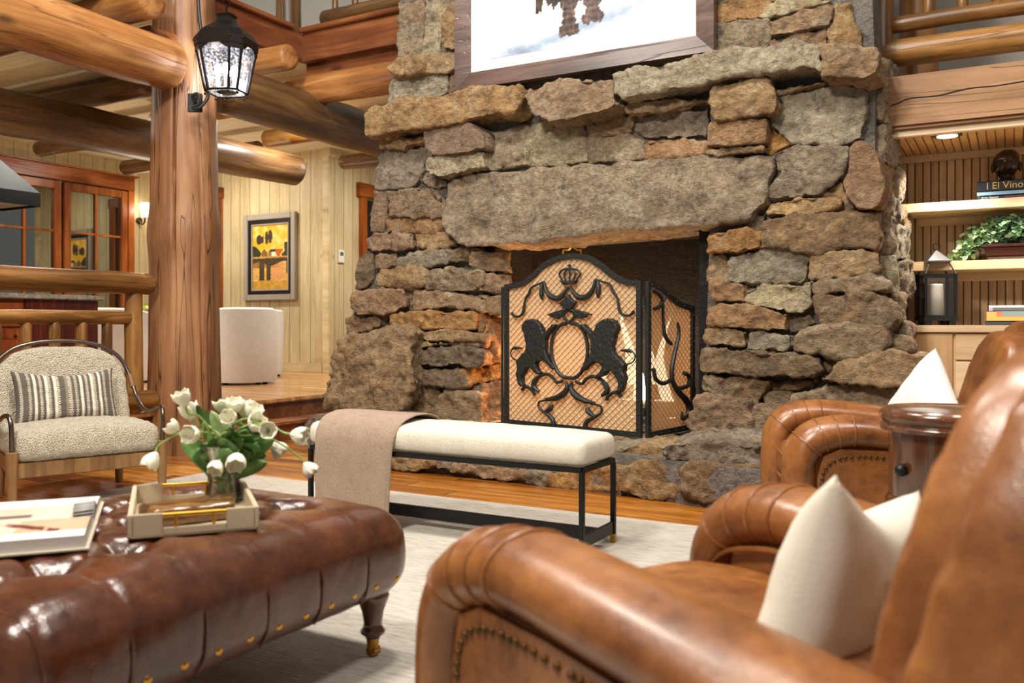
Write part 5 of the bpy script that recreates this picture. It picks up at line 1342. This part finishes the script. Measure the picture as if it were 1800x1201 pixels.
r_ = bt.build('tuft_buttons', M['leatherdk'], ot, smooth=True); r_['kind'] = 'stuff'
for a in (-1, 1):
    for b in (-1, 1):
        lx, ly = a*(sx_/2-.085), b*(sy_/2-.075)
        l_ = MB().lathe([(.022,.055),(.024,.06),(.036,.07),(.038,.078),(.03,.086),(.027,.10),(.033,.135),(.044,.165),(.05,.182),(.046,.19),(.052,.197),(.046,.205),(.05,.22)], 24, (lx, ly, 0)).build('leg', M['table'], ot, smooth=True, angle=60)
        MB().lathe([(.016,.02),(.020,.056),(.02,.06)], 16, (lx, ly, 0)).tube([(lx-.012+.014, ly-.014, .017),(lx-.012+.014, ly+.014, .017)], .017, 14).build('caster', M['brass'], l_, smooth=True, angle=50)
OT = RZ+.31+.13+.028                                   # top of the leather bulges
# ------------------------------------------------------------------ tray, box, vase, tulips, open book
e1 = Vector((.63,.78,0)).normalized(); ang = math.atan2(e1.y, e1.x)
TC = Vector((-1.955, 1.680, OT-.004))
tr = thing('serving_tray', 'cream leather tray with brass bar handles on the ottoman', 'tray', TC, ang)
tw, td, th_ = .155, .225, .058
MB().box((-tw,-td,0),(tw,td,.008)).build('tray_base', M['tray'], tr, bevel=.002)
for s_ in (-1, 1):
    MB().box((s_*tw-(.012 if s_ > 0 else 0), -td, .0), (s_*tw+(.012 if s_ < 0 else 0), td, th_)).build('side_wall', M['tray'], tr, bevel=.002)
    y0_, y1_ = (s_*td-.012, s_*td) if s_ > 0 else (s_*td, s_*td+.012)
    MB().box((-tw+.012,y0_,0),(-.075,y1_,th_)).box((.075,y0_,0),(tw-.012,y1_,th_)).box((-.075,y0_,0),(.075,y1_,.022)).build('end_wall', M['tray'], tr, bevel=.0015)
    yc = s_*(td-.006)
    h_ = MB().tube([(-.075,yc,.052),(.075,yc,.052)], .0055, 12).tube([(-.045,yc,.018),(-.045,yc,.052)], .0042, 10).tube([(.045,yc,.018),(.045,yc,.052)], .0042, 10).build('brass_handle', M['gold'], tr, smooth=True, angle=50)
def tl(x, y, z): return TC+e1*x+Vector((-e1.y, e1.x, 0))*y+Vector((0,0,z))
def bxd(p, n): return Vector((p.x*(1+.10*p.y/.06), p.y+.012*math.sin(p.x*16), p.z+.004*fbm(p.x*14, p.y*14, 2))) 
o = rbox(.23, .13, .048, .012, .01, bxd).build('polished_wood_box', M['slab'], None, smooth=True, angle=50); o.location = tl(-.005, -.085, .008+.025); o.rotation_euler.z = ang+.1
tag(o, 'glossy striped dark wood box lying in the cream tray', 'box')
VB = tl(.092, .152, .0085)
vs_ = thing('glass_vase', 'clear flared glass vase of water holding white tulips', 'vase', VB)
MB().lathe([(0.0010,0.0000),(0.0507,0.0000),(0.0543,0.0064),(0.0507,0.0318),(0.0448,0.0742),(0.0472,0.1166),(0.0590,0.1590),(0.0732,0.1961),(0.0708,0.1972),(0.0555,0.1590),(0.0437,0.1166),(0.0413,0.0742),(0.0472,0.0318),(0.0484,0.0127),(0.0010,0.0106)], 36).build('vase_glass', M['glass'], vs_, smooth=True).scale.z = .84
MB().lathe([(0.0010,0.0111),(0.0460,0.0127),(0.0448,0.0318),(0.0395,0.0742),(0.0401,0.1007),(0.0010,0.1012)], 28).build('water', M['water'], vs_, smooth=True).scale.z = .84
def bloom_mesh(open_, sz, seed):
    rs = random.Random(seed); m = MB(); 
    for ring in (0, 1):
        for k in range(3):
            a0 = 2*PI*k/3+ring*PI/3+rs.uniform(-.12,.12); nu, nv = 8, 8; base = len(m.v); vs = []
            op = open_*(1 if ring else .85)+rs.uniform(-.05,.05)
            for j in range(nv+1):
                v = j/nv
                rad = sz*(.05+.52*math.sin(min(1, v*1.35)*PI/2)**.8 - (.22-.75*op)*max(0, v-.45)**1.3)
                zz = sz*(1.12*v-.35*op*v*v)
                wd = sz*.62*math.sin(PI*min(.98, .08+v*.80))**.7*(1 if v < .75 else (1-((v-.75)/.25)**2*.75))
                for i in range(nu+1):
                    u = -1+2*i/nu
                    aa = a0+u*wd/max(rad, sz*.12)*.85
                    rr_ = rad*(1-.05*abs(u))+(.03 if ring == 0 else 0)*sz+.02*sz*math.sin(u*4+k)
                    vs.append((rr_*math.cos(aa), rr_*math.sin(aa), zz-.05*sz*u*u+.012*sz*math.sin(u*9+seed)))
            m.v += vs
            for j in range(nv):
                for i in range(nu): b = base+j*(nu+1)+i; m.f.append((b, b+1, b+nu+2, b+nu+1))
    return m
T_ = [ # px, py, depth offset, facing (right, up, toward camera), openness, label
 (320,699,-.02,(-.3,1,.3),.28,'highest tulip on the left side of the bouquet'),
 (333,722,.03,(-.35,.8,-.1),.25,'tulip tucked just behind and below the highest left bloom'),
 (303,752,.0,(-.8,.7,.2),.2,'tulip at the far left edge, level with the bouquet middle'),
 (336,765,-.06,(-.3,.25,1),.22,'full tulip facing out at middle left, above the drooping one'),
 (266,811,-.02,(-.45,-1,.3),.15,'closed tulip drooping lowest on the far left side'),
 (380,822,-.08,(-.15,-.75,.8),.2,'nodding tulip hanging over the left front of the vase rim'),
 (415,812,-.08,(.15,-.7,.85),.2,'nodding tulip hanging over the right front of the vase rim'),
 (390,712,.05,(-.2,1,.1),.45,'leftmost bloom of the cluster at the top of the bouquet'),
 (413,711,.0,(.05,1,.35),.5,'wide open bloom in the centre of the top cluster'),
 (432,715,.05,(.3,1,.0),.45,'open bloom at the back right of the top cluster'),
 (402,735,-.05,(.0,.5,.9),.3,'small tulip in front of the top cluster, low centre'),
 (446,722,.0,(.5,.8,.2),.35,'ruffled tulip at the upper right shoulder of the bouquet'),
 (451,745,-.03,(.4,.6,.5),.3,'tulip between the upper right shoulder and the open face'),
 (471,757,-.07,(.3,.15,1),.55,'fully open tulip showing its dark centre to the viewer'),
 (527,766,.0,(.9,-.15,.2),.15,'pale tulip reaching out right on a bent stem'),
 (490,790,.06,(.6,-.6,.0),.2,'blurred tulip low at right behind the leaves'),
 (545,825,.0,(.75,-.8,.1),.15,'tulip drooping lowest on the far right beside the throw')]
Zv = -VB.x*sA+VB.y*cA
tul_n = 0
camr = Vector((cA, sA, 0)); camf = Vector((-sA, cA, 0))
for k, (px, py, dz, fc, op, lab) in enumerate(T_):
    c = atd(px, py, Zv+dz); d = (camr*fc[0]+Vector((0,0,1))*fc[1]-camf*fc[2]).normalized()
    t = thing('tulip', 'white ' + lab if not lab.startswith(('pale','blurred')) else lab, 'tulip', c, 0, 'white tulips in the glass vase')
    sz = .045+.005*math.sin(k*2.3)
    qm = d.to_track_quat('Z', 'Y').to_matrix().to_4x4()
    b_ = bloom_mesh(op, sz, k).build('bloom', M['petal'], t, smooth=True, M=Matrix.Translation(-d*sz*.6)@qm, angle=180)
    md = b_.modifiers.new('so', 'SOLIDIFY'); md.thickness = .0012; bake(b_)
    if op > .5:
        MB().sphere((0,0,0), .006, 6, (1,1,1.6)).build('pistil', plain('pistil_dark', '#5a5a2c', .6), t, smooth=True)
    a = k*2.4; p0 = VB+Vector((.022*math.cos(a), .022*math.sin(a), .03))-c; p1 = VB+Vector((-.028*math.cos(a), -.028*math.sin(a), .17))-c
    e_ = -d*sz*.55; p2 = p1.lerp(e_, .55)+Vector((0,0,.05 if fc[1] < .3 else .015)); p3 = e_-d*.03
    MB().tube(smoothpath([p0, p1, p2, p3, e_], 6), .0034, 6).build('stem', M['stem'], t, smooth=True)
    # broad leaves
    LEAF = {0:[(345,712,.0,0),(372,722,-.03,1)],2:[(318,770,-.03,0),(352,800,-.05,0)],3:[(352,780,-.02,0)],4:[(350,800,.02,0),(330,792,-.01,0)],5:[(392,770,-.08,0),(375,770,-.05,0)],6:[(426,772,-.07,0),(405,790,-.09,0)],7:[(372,735,.03,0),(395,745,.0,0)],
            8:[(405,752,-.02,0)],9:[(440,745,.02,0)],10:[(412,758,-.06,0)],11:[(430,748,.03,0),(458,762,.02,0)],12:[(444,770,-.05,0)],13:[(482,772,-.01,0),(455,785,-.07,0)],14:[(468,800,-.03,0)],15:[(455,790,.03,0)],16:[(440,795,-.05,0),(470,812,-.02,0)]}
    for li, tip in enumerate(LEAF.get(k, [])):
        rs = random.Random(k+40+li*17)
        lt = atd(tip[0], tip[1], Zv+tip[2])-c; lb = VB+Vector((.02*math.cos(a+1+li), .02*math.sin(a+1+li), .07))-c
        mid_ = lb.lerp(lt, .55)+(lt-lb).cross(camf).normalized()*rs.uniform(-.014,.014)+Vector((0,0,.012))
        cp_ = smoothpath([lb, mid_, lt], 7); n_ = len(cp_); sd_ = ((lt-lb).cross(camf)).normalized(); sd_ = (sd_+camf*rs.uniform(-.5,.5)).normalized(); lf = MB()
        for i, p in enumerate(cp_):
            w = .030*math.sin(PI*(.12+.88*i/(n_-1)))**.8*(1 if i < n_-1 else .05)
            for j in (-1, -.5, 0, .5, 1): lf.v.append(p+sd_*w*j+camf*(-.010*(1-j*j)*(1 if (k+li) % 2 else -1)))
        for i in range(n_-1):
            for j in range(4): b = i*5+j; lf.f.append((b, b+1, b+6, b+5))
        lf.build('leaf', M['ivylight'] if tip[3] else M['leaf'], t, smooth=True, angle=180)
# open book
bd_ = Vector((-e1.y, e1.x, 0))
BR = Vector((-1.862, 1.295, OT+.002))
ob = thing('open_book', 'large open photo book lying on the ottoman left of the tray', 'book', BR, ang)
BL, BW = -.42, .285                                     # length to the left, width of one page
MB().box((BL, -.008, 0), (.008, .29, .004)).box((BL, .291, 0), (.008, .575, .004)).build('cover', M['cover'], ob)
def pages(v0, v1, h, hollow):
    m = MB(); n = 14; top_ = []
    for i in range(n+1):
        t = i/n; v = v0+(v1-v0)*t
        z = .004+h*(1-.85*(t if hollow else 1-t)**6)*(1 if not hollow else 1)-(.006*t if not hollow else .006*(1-t))
        top_.append((v, z))
    lo = [(v, .004) for v, z in top_]
    for x in (BL+.004, 0.0): m.v += [(x, v, z) for v, z in top_]+[(x, v, z) for v, z in lo]
    k = 2*(n+1)
    for i in range(n):
        m.f += [(n+1+i, n+2+i, i+1, i), (k+i, k+i+1, k+n+2+i, k+n+1+i), (n+1+i, k+n+1+i, k+n+2+i, n+2+i)]
    m.f += [(0, k, k+n+1, n+1), (n, n+1+n, k+n+1+n, k+n)]
    return m.build('page_block', M['paper'], ob), top_
pb1, t1 = pages(0.0, .287, .034, True); pb2, t2 = pages(.293, .57, .022, False)
def page_img(sd):
    def f(u, v):
        n1 = fbm(u*3+sd, v*3, sd, 1, 3)
        c = [.92,.87,.83]
        if sd == 1:
            if v < .22: return [.86,.84,.82]
            c = [.86,.74,.66] if u > .45 else [.84,.81,.77]
            if u > .62 and v < .8: c = [.78,.62,.50]
            if abs(v-.42-(u-.7)*-1.2) < .07 and .55 < u < .86: c = [.36,.18,.12]
            if v > .55 and v < .60 and u < .6: c = [.70,.55,.46]
            if abs(u-.78) < .008 or abs(v-.62) < .01 and u > .6: c = [.80,.62,.52]
        else:
            c = [.84,.80,.77] if v > .5 else [.84,.72,.64]
            if abs(v-.18) < .05 and u < .65: c = [.42,.36,.36]
            if (u-.18)**2*6+(v-.35)**2 < .05: c = [.34,.24,.22]
        return [max(0, min(1, q+.05*n1)) for q in c]
    return f
for (tt, sd, pb) in ((t1, 1, pb1), (t2, 2, pb2)):
    def Pf(u, v, tt=tt):
        k = v*(len(tt)-1); i = min(int(k), len(tt)-2); w = k-i
        return (BL+.006+(-BL-.008)*u, tt[i][0]+(tt[i+1][0]-tt[i][0])*w, tt[i][1]+(tt[i+1][1]-tt[i][1])*w+.0008)
    g = colgrid('printed_page', Pf, 60, 42, page_img(sd), M['page'], pb)
cr = MB()
for k in range(4):
    P_ = [(0.004, .287-.004*k, .036-.007*k), (.004, .30+.012*k, .045-.004*k), (.004, .335+.012*k, .050-.005*k), (.004, .37+.01*k, .036-.004*k)]
    q_ = smoothpath(P_, 5)
    for i in range(len(q_)-1): a, b = q_[i], q_[i+1]; cr.add([(.0, a.y, a.z), (.0, b.y, b.z), (-.05, b.y, b.z-.004), (-.05, a.y, a.z-.004)], [(0,1,2,3)])
o = cr.build('curled_pages', plain('page_grey', '#8f8d8a', .5), ob, smooth=True, angle=180)
md = o.modifiers.new('so', 'SOLIDIFY'); md.thickness = .0006; bake(o)

# ------------------------------------------------------------------ leather club chairs
def club(label, loc, ang):
    t = thing('leather_club_chair', label, 'armchair', loc, ang, 'tan leather club chairs')
    W_ = .355
    o = rbox(.72, .58, .24, .05, .04).build('seat_base', M['leather'], t, smooth=True, angle=180); o.location = (.0, 0, .20)
    def cd(p, n):
        if p.z > 0: p = p+Vector((0,0,.03*(1-(p.x/.4)**2)*(1-(p.y/.3)**2)))
        return p+n*.004*fbm(p.x*7, p.y*7, p.z*7, 1, 2)
    o = rbox(.66, .54, .17, .065, .025, cd).build('seat_cushion', M['leather'], t, smooth=True, angle=180); o.location = (.10, 0, .385)
    cw = MB()
    for zz in (.325, .43):
        r = .05; hx_, hy_ = .33, .27
        cw.tube([(.10+sx*hx_, sy*hy_, zz) for sx, sy in ((1,-.75),(1.0,-.5),(1.0,0),(1.0,.5),(1,.75))], .006, 6)
    cw.build('cushion_piping', M['leather'], t, smooth=True)
    for s_ in (-1, 1):
        y = s_*W_
        path = smoothpath([(.405,y,.075),(.42,y,.25),(.42,y,.40),(.407,y,.485),(.36,y,.545),(.27,y,.572),(.18,y,.576),(.0,y,.560),(-.2,y,.540),(-.42,y,.518)], 7)
        rad = []
        for i, p in enumerate(path):
            t_ = i/(len(path)-1); k = 1+.10*math.exp(-((t_-.45)/.12)**2)
            rad.append((.064*k, .102*(1+.04*math.sin(t_*9))))
        arm = MB().tube(path, rad, 22).build('arm_roll', M['leather'], t, smooth=True, angle=180)
        pl = MB()
        for f in (.40, .475, .545, .61):
            i = int(f*len(path)); p = path[i]; T = (path[i+1]-path[i-1]).normalized(); Nn = Vector((T.z, 0, -T.x)); 
            pl.tube([p+Nn*(rad[i][0]+.001)*math.cos(a)+Vector((0,1,0))*(rad[i][1]+.001)*math.sin(a) for a in [2*PI*q/28 for q in range(28)]], .0035, 5, closed=True)
        pl.build('pleat_seams', M['leather'], arm, smooth=True)
        MB().prism([(x, y-.072, z) for x, z in ((-.42,.08),(.37,.08),(.38,.40),(.355,.50),(.28,.535),(.1,.53),(-.42,.48))], (0,.144,0)).build('arm_panel', M['leather'], t, bevel=.02, seg=3)
        nm = MB(); L = smoothpath([(.34,y,.09),(.343,y,.25),(.343,y,.38),(.332,y,.435),(.29,y,.474),(.2,y,.488),(.05,y,.480),(-.2,y,.458),(-.40,y,.438)], 12)
        acc = 0; prev = L[0]
        for p in L[1:]:
            acc += (p-prev).length; prev = p
            if acc > .0185: acc = 0; nm.sphere((p.x, y+s_*.0745, p.z), .0078, 6, (1,.6,1))
        r_ = nm.build('nail_trim', M['nail'], arm, smooth=True); r_['kind'] = 'stuff'
        iw = MB().tube([Vector((p.x-.005, y-s_*.085, p.z-.06)) for p in path[6:]], .006, 6); iw.build('arm_piping', M['leather'], t, smooth=True)
    # back: reclined slab with rounded shoulders
    oh = [(-.36,.10),(-.385,.40),(-.39,.58),(-.365,.72),(-.335,.81),(-.29,.89),(-.24,.95),(-.18,.99),(-.09,1.01),(0,1.015)]
    ol = oh+[(-a, b) for a, b in oh[-2::-1]]
    rec = lambda z: -.365-.22*(z-.30)
    o = soft('back_shell', [(rec(z)-.0, y, z) for y, z in ol], (-1,0,-.1), .20, M['leather'], t, .02, 12)
    ol2 = [(a*.72, .46+(b-.46)*.92) for a, b in ol if b > .35]
    o = soft('back_cushion', [(rec(z)+.10, y, z) for y, z in [(-.27,.44)]+ol2+[(.27,.44)]], (-1,0,-.1), .15, M['leather'], t, .02, 14)
    rear = MB(); rw = MB()
    P_ = [(rec(z)-.212, y*.80, .12+(z-.12)*.93) for y, z in ol]
    rear.tube(smoothpath(P_, 4), .010, 8); rear.build('back_piping', M['leatherdk'], t, smooth=True)
    for a in (-.30, .30):
        for b in (-.30, .32):
            MB().lathe([(.022,0),(.035,.03),(.034,.06),(.024,.085)], 18, (b, a, 0)).build('foot', M['table'], t, smooth=True)
    return t
PH1 = math.radians(155.3); C1 = club('tan leather club chair nearest the viewer, cut off by the frame', (-.348, 1.534, RZ), PH1)
PH2 = math.radians(200); C2 = club('tan leather club chair by the hearth, beyond the round side table', (-.461, 4.044, RZ), PH2)
def loc(c, ph, x, y, z): return (c[0]+x*math.cos(ph)-y*math.sin(ph), c[1]+x*math.sin(ph)+y*math.cos(ph), z)
def creamp(u, v):
    n1 = .01*fbm(u*9, v*9, 2)
    if abs(v-.36) < .012 or abs(v-.41) < .006: return (.30,.31,.34)
    return (.86+n1, .83+n1, .77+n1)
pillow('throw_pillow', .47, .47, .17, creamp, M['weave'], loc((-.348,1.534), PH1, -.06, -.085, .508), (math.radians(-14), math.radians(-11), PH1+PI/2+.27), 'cream cotton pillow with a thin dark stripe on the nearest club chair', 'pillow', n=50, sag=.045)
def whitep(u, v):
    k = .9 if (v*30 % 1) > .12 else .84
    return (k+.01, k, k-.02)
pillow('throw_pillow', .42, .42, .14, whitep, M['weave'], loc((-.461,4.044), PH2, -.12, .02, .62), (math.radians(-20), math.radians(38), PH2+PI/2), 'white finely lined pillow standing corner up on the hearth-side club chair', 'pillow', n=50)
# ------------------------------------------------------------------ round side table
sx0, sy0 = cam2room((1670-CX)/F*2.85, 2.85)
sd_ = thing('drum_side_table', 'round polished wooden drum side table between the leather club chairs', 'side table', (sx0, sy0, RZ), 0)
MB().lathe([(.001,.715),(.185,.715),(.195,.720),(.205,.712),(.212,.70),(.212,.69),(.205,.682),(.20,.672),(.21,.662),(.208,.65),(.19,.645),(.001,.645)][::-1], 56).build('table_top', M['table'], sd_, smooth=True, angle=50)
MB().lathe([(.17,.40),(.182,.42),(.182,.645)], 48).build('drum_body', M['table'], sd_, smooth=True)
MB().lathe([(.10,.30),(.19,.37),(.197,.385),(.197,.40),(.19,.41),(.195,.42),(.186,.435),(.17,.44)], 48).build('lower_moulding', M['table'], sd_, smooth=True, angle=60)
MB().lathe([(.20,0),(.20,.03),(.16,.05),(.05,.09),(.045,.22),(.10,.30)], 32).build('pedestal', M['table'], sd_, smooth=True)
ka = math.atan2(-sy0, -sx0)-.80
kx, ky = math.cos(ka), math.sin(ka)
MB().sphere((.192*kx, .192*ky, .53), .02, 8).tube([(.18*kx, .18*ky, .53),(.20*kx, .20*ky, .53)], .010, 8).build('knob', M['black'], sd_, smooth=True)
# ------------------------------------------------------------------ light
W_ = bpy.data.worlds.new('room_ambient'); SC.world = W_; W_.use_nodes = True
bg = W_.node_tree.nodes['Background']; bg.inputs[0].default_value = (1.0, .95, .88, 1); bg.inputs[1].default_value = .30
def lamp(name, kind, loc, power, col, size=.3, target=None, spot=None, shape='DISK', blend=.6):
    d = bpy.data.lights.new(name, kind); d.energy = power; d.color = col
    if kind == 'AREA': d.shape = shape; d.size = size
    else: d.shadow_soft_size = size
    if spot: d.spot_size = math.radians(spot); d.spot_blend = blend
    o = bpy.data.objects.new(name, d); COL.objects.link(o); o.location = loc
    if target is not None: o.rotation_euler = (Vector(target)-Vector(loc)).to_track_quat('-Z', 'Y').to_euler()
    return o
WARM = (1, .84, .64); SOFT = (1, .93, .83); COOL = (.92, .95, 1)
# added fill lights high above the great room, unseen
lamp('overhead_fill', 'AREA', (-3.6, 2.6, 5.6), 170, SOFT, .7, (-3.6, 3.4, 0))
lamp('overhead_fill', 'AREA', (-1.4, 2.6, 5.6), 190, SOFT, .7, (-1.6, 3.6, .5))
lamp('overhead_fill', 'AREA', (.6, 2.2, 5.2), 110, SOFT, .7, (.2, 3.0, .5))
lamp('overhead_fill', 'AREA', (-2.4, -.4, 5.0), 360, SOFT, .9, (-2.6, 5.2, .9))
# platform room: area lights without fixtures under its ceiling
for x, y in ((-9.6, 8.2), (-9.2, 6.0), (-8.6, 4.0), (-6.8, 7.4), (-6.6, 9.6)):
    lamp('platform_light', 'AREA', (x, y, 3.40), 66, SOFT, .25, (x, y, 0))
lamp('ceiling_wash', 'AREA', (-9.3, 7.6, 1.2), 25, WARM, .4, (-9.0, 7.4, 3.4))  # upward area light in mid-room, no fixture, washes the ceiling
# lantern, sconce, niche
lamp('lantern_lamp', 'POINT', (LPOS[0], LPOS[1], LPOS[2]+.17), 26, COOL, .05)
lamp('sconce_lamp', 'POINT', (-11.38, sp.y, sp.z+.02), 8, WARM, .06)
lamp('niche_lamp', 'SPOT', (dl.x, dl.y, 2.18), 110, SOFT, .05, (dl.x, dl.y+.02, 0), 110)
lamp('niche_lamp', 'SPOT', (dl.x+.75, dl.y, 2.18), 110, SOFT, .05, (dl.x+.75, dl.y+.02, 0), 110)
# fire glow inside the firebox
lamp('fire_lamp', 'POINT', (-2.5, 6.05, .75), 38, (1, .55, .26), .12)
lamp('fire_lamp', 'POINT', (-3.2, 5.95, .75), 55, (1, .45, .16), .12)
lamp('hood_lamp', 'AREA', (-9.6, 5.3, 2.2), 8, SOFT, .3, (-9.6, 5.3, 0))
# ------------------------------------------------------------------ camera
cd_ = bpy.data.cameras.new('camera'); cam = bpy.data.objects.new('camera', cd_); COL.objects.link(cam)
cam.location = EYE; cam.rotation_euler = (PI/2, 0, YAW)
cd_.sensor_width = 36; cd_.lens = 36*F/1800; cd_.shift_x = 0; cd_.shift_y = -(600.5-CY)/1800
cd_.clip_start = .05; cd_.clip_end = 100
cd_.dof.use_dof = True; cd_.dof.focus_distance = 5.4; cd_.dof.aperture_fstop = 3.2
SC.camera = cam
vs = SC.view_settings; vs.view_transform = 'Standard'; vs.look = 'None'; vs.gamma = 1; vs.use_curve_mapping = False; vs.exposure = -0.15
SC.cycles.use_denoising = True
SC.cycles.max_bounces = 7; SC.cycles.diffuse_bounces = 3; SC.cycles.glossy_bounces = 3; SC.cycles.transmission_bounces = 5; SC.cycles.transparent_max_bounces = 8
SC.cycles.sample_clamp_indirect = 6
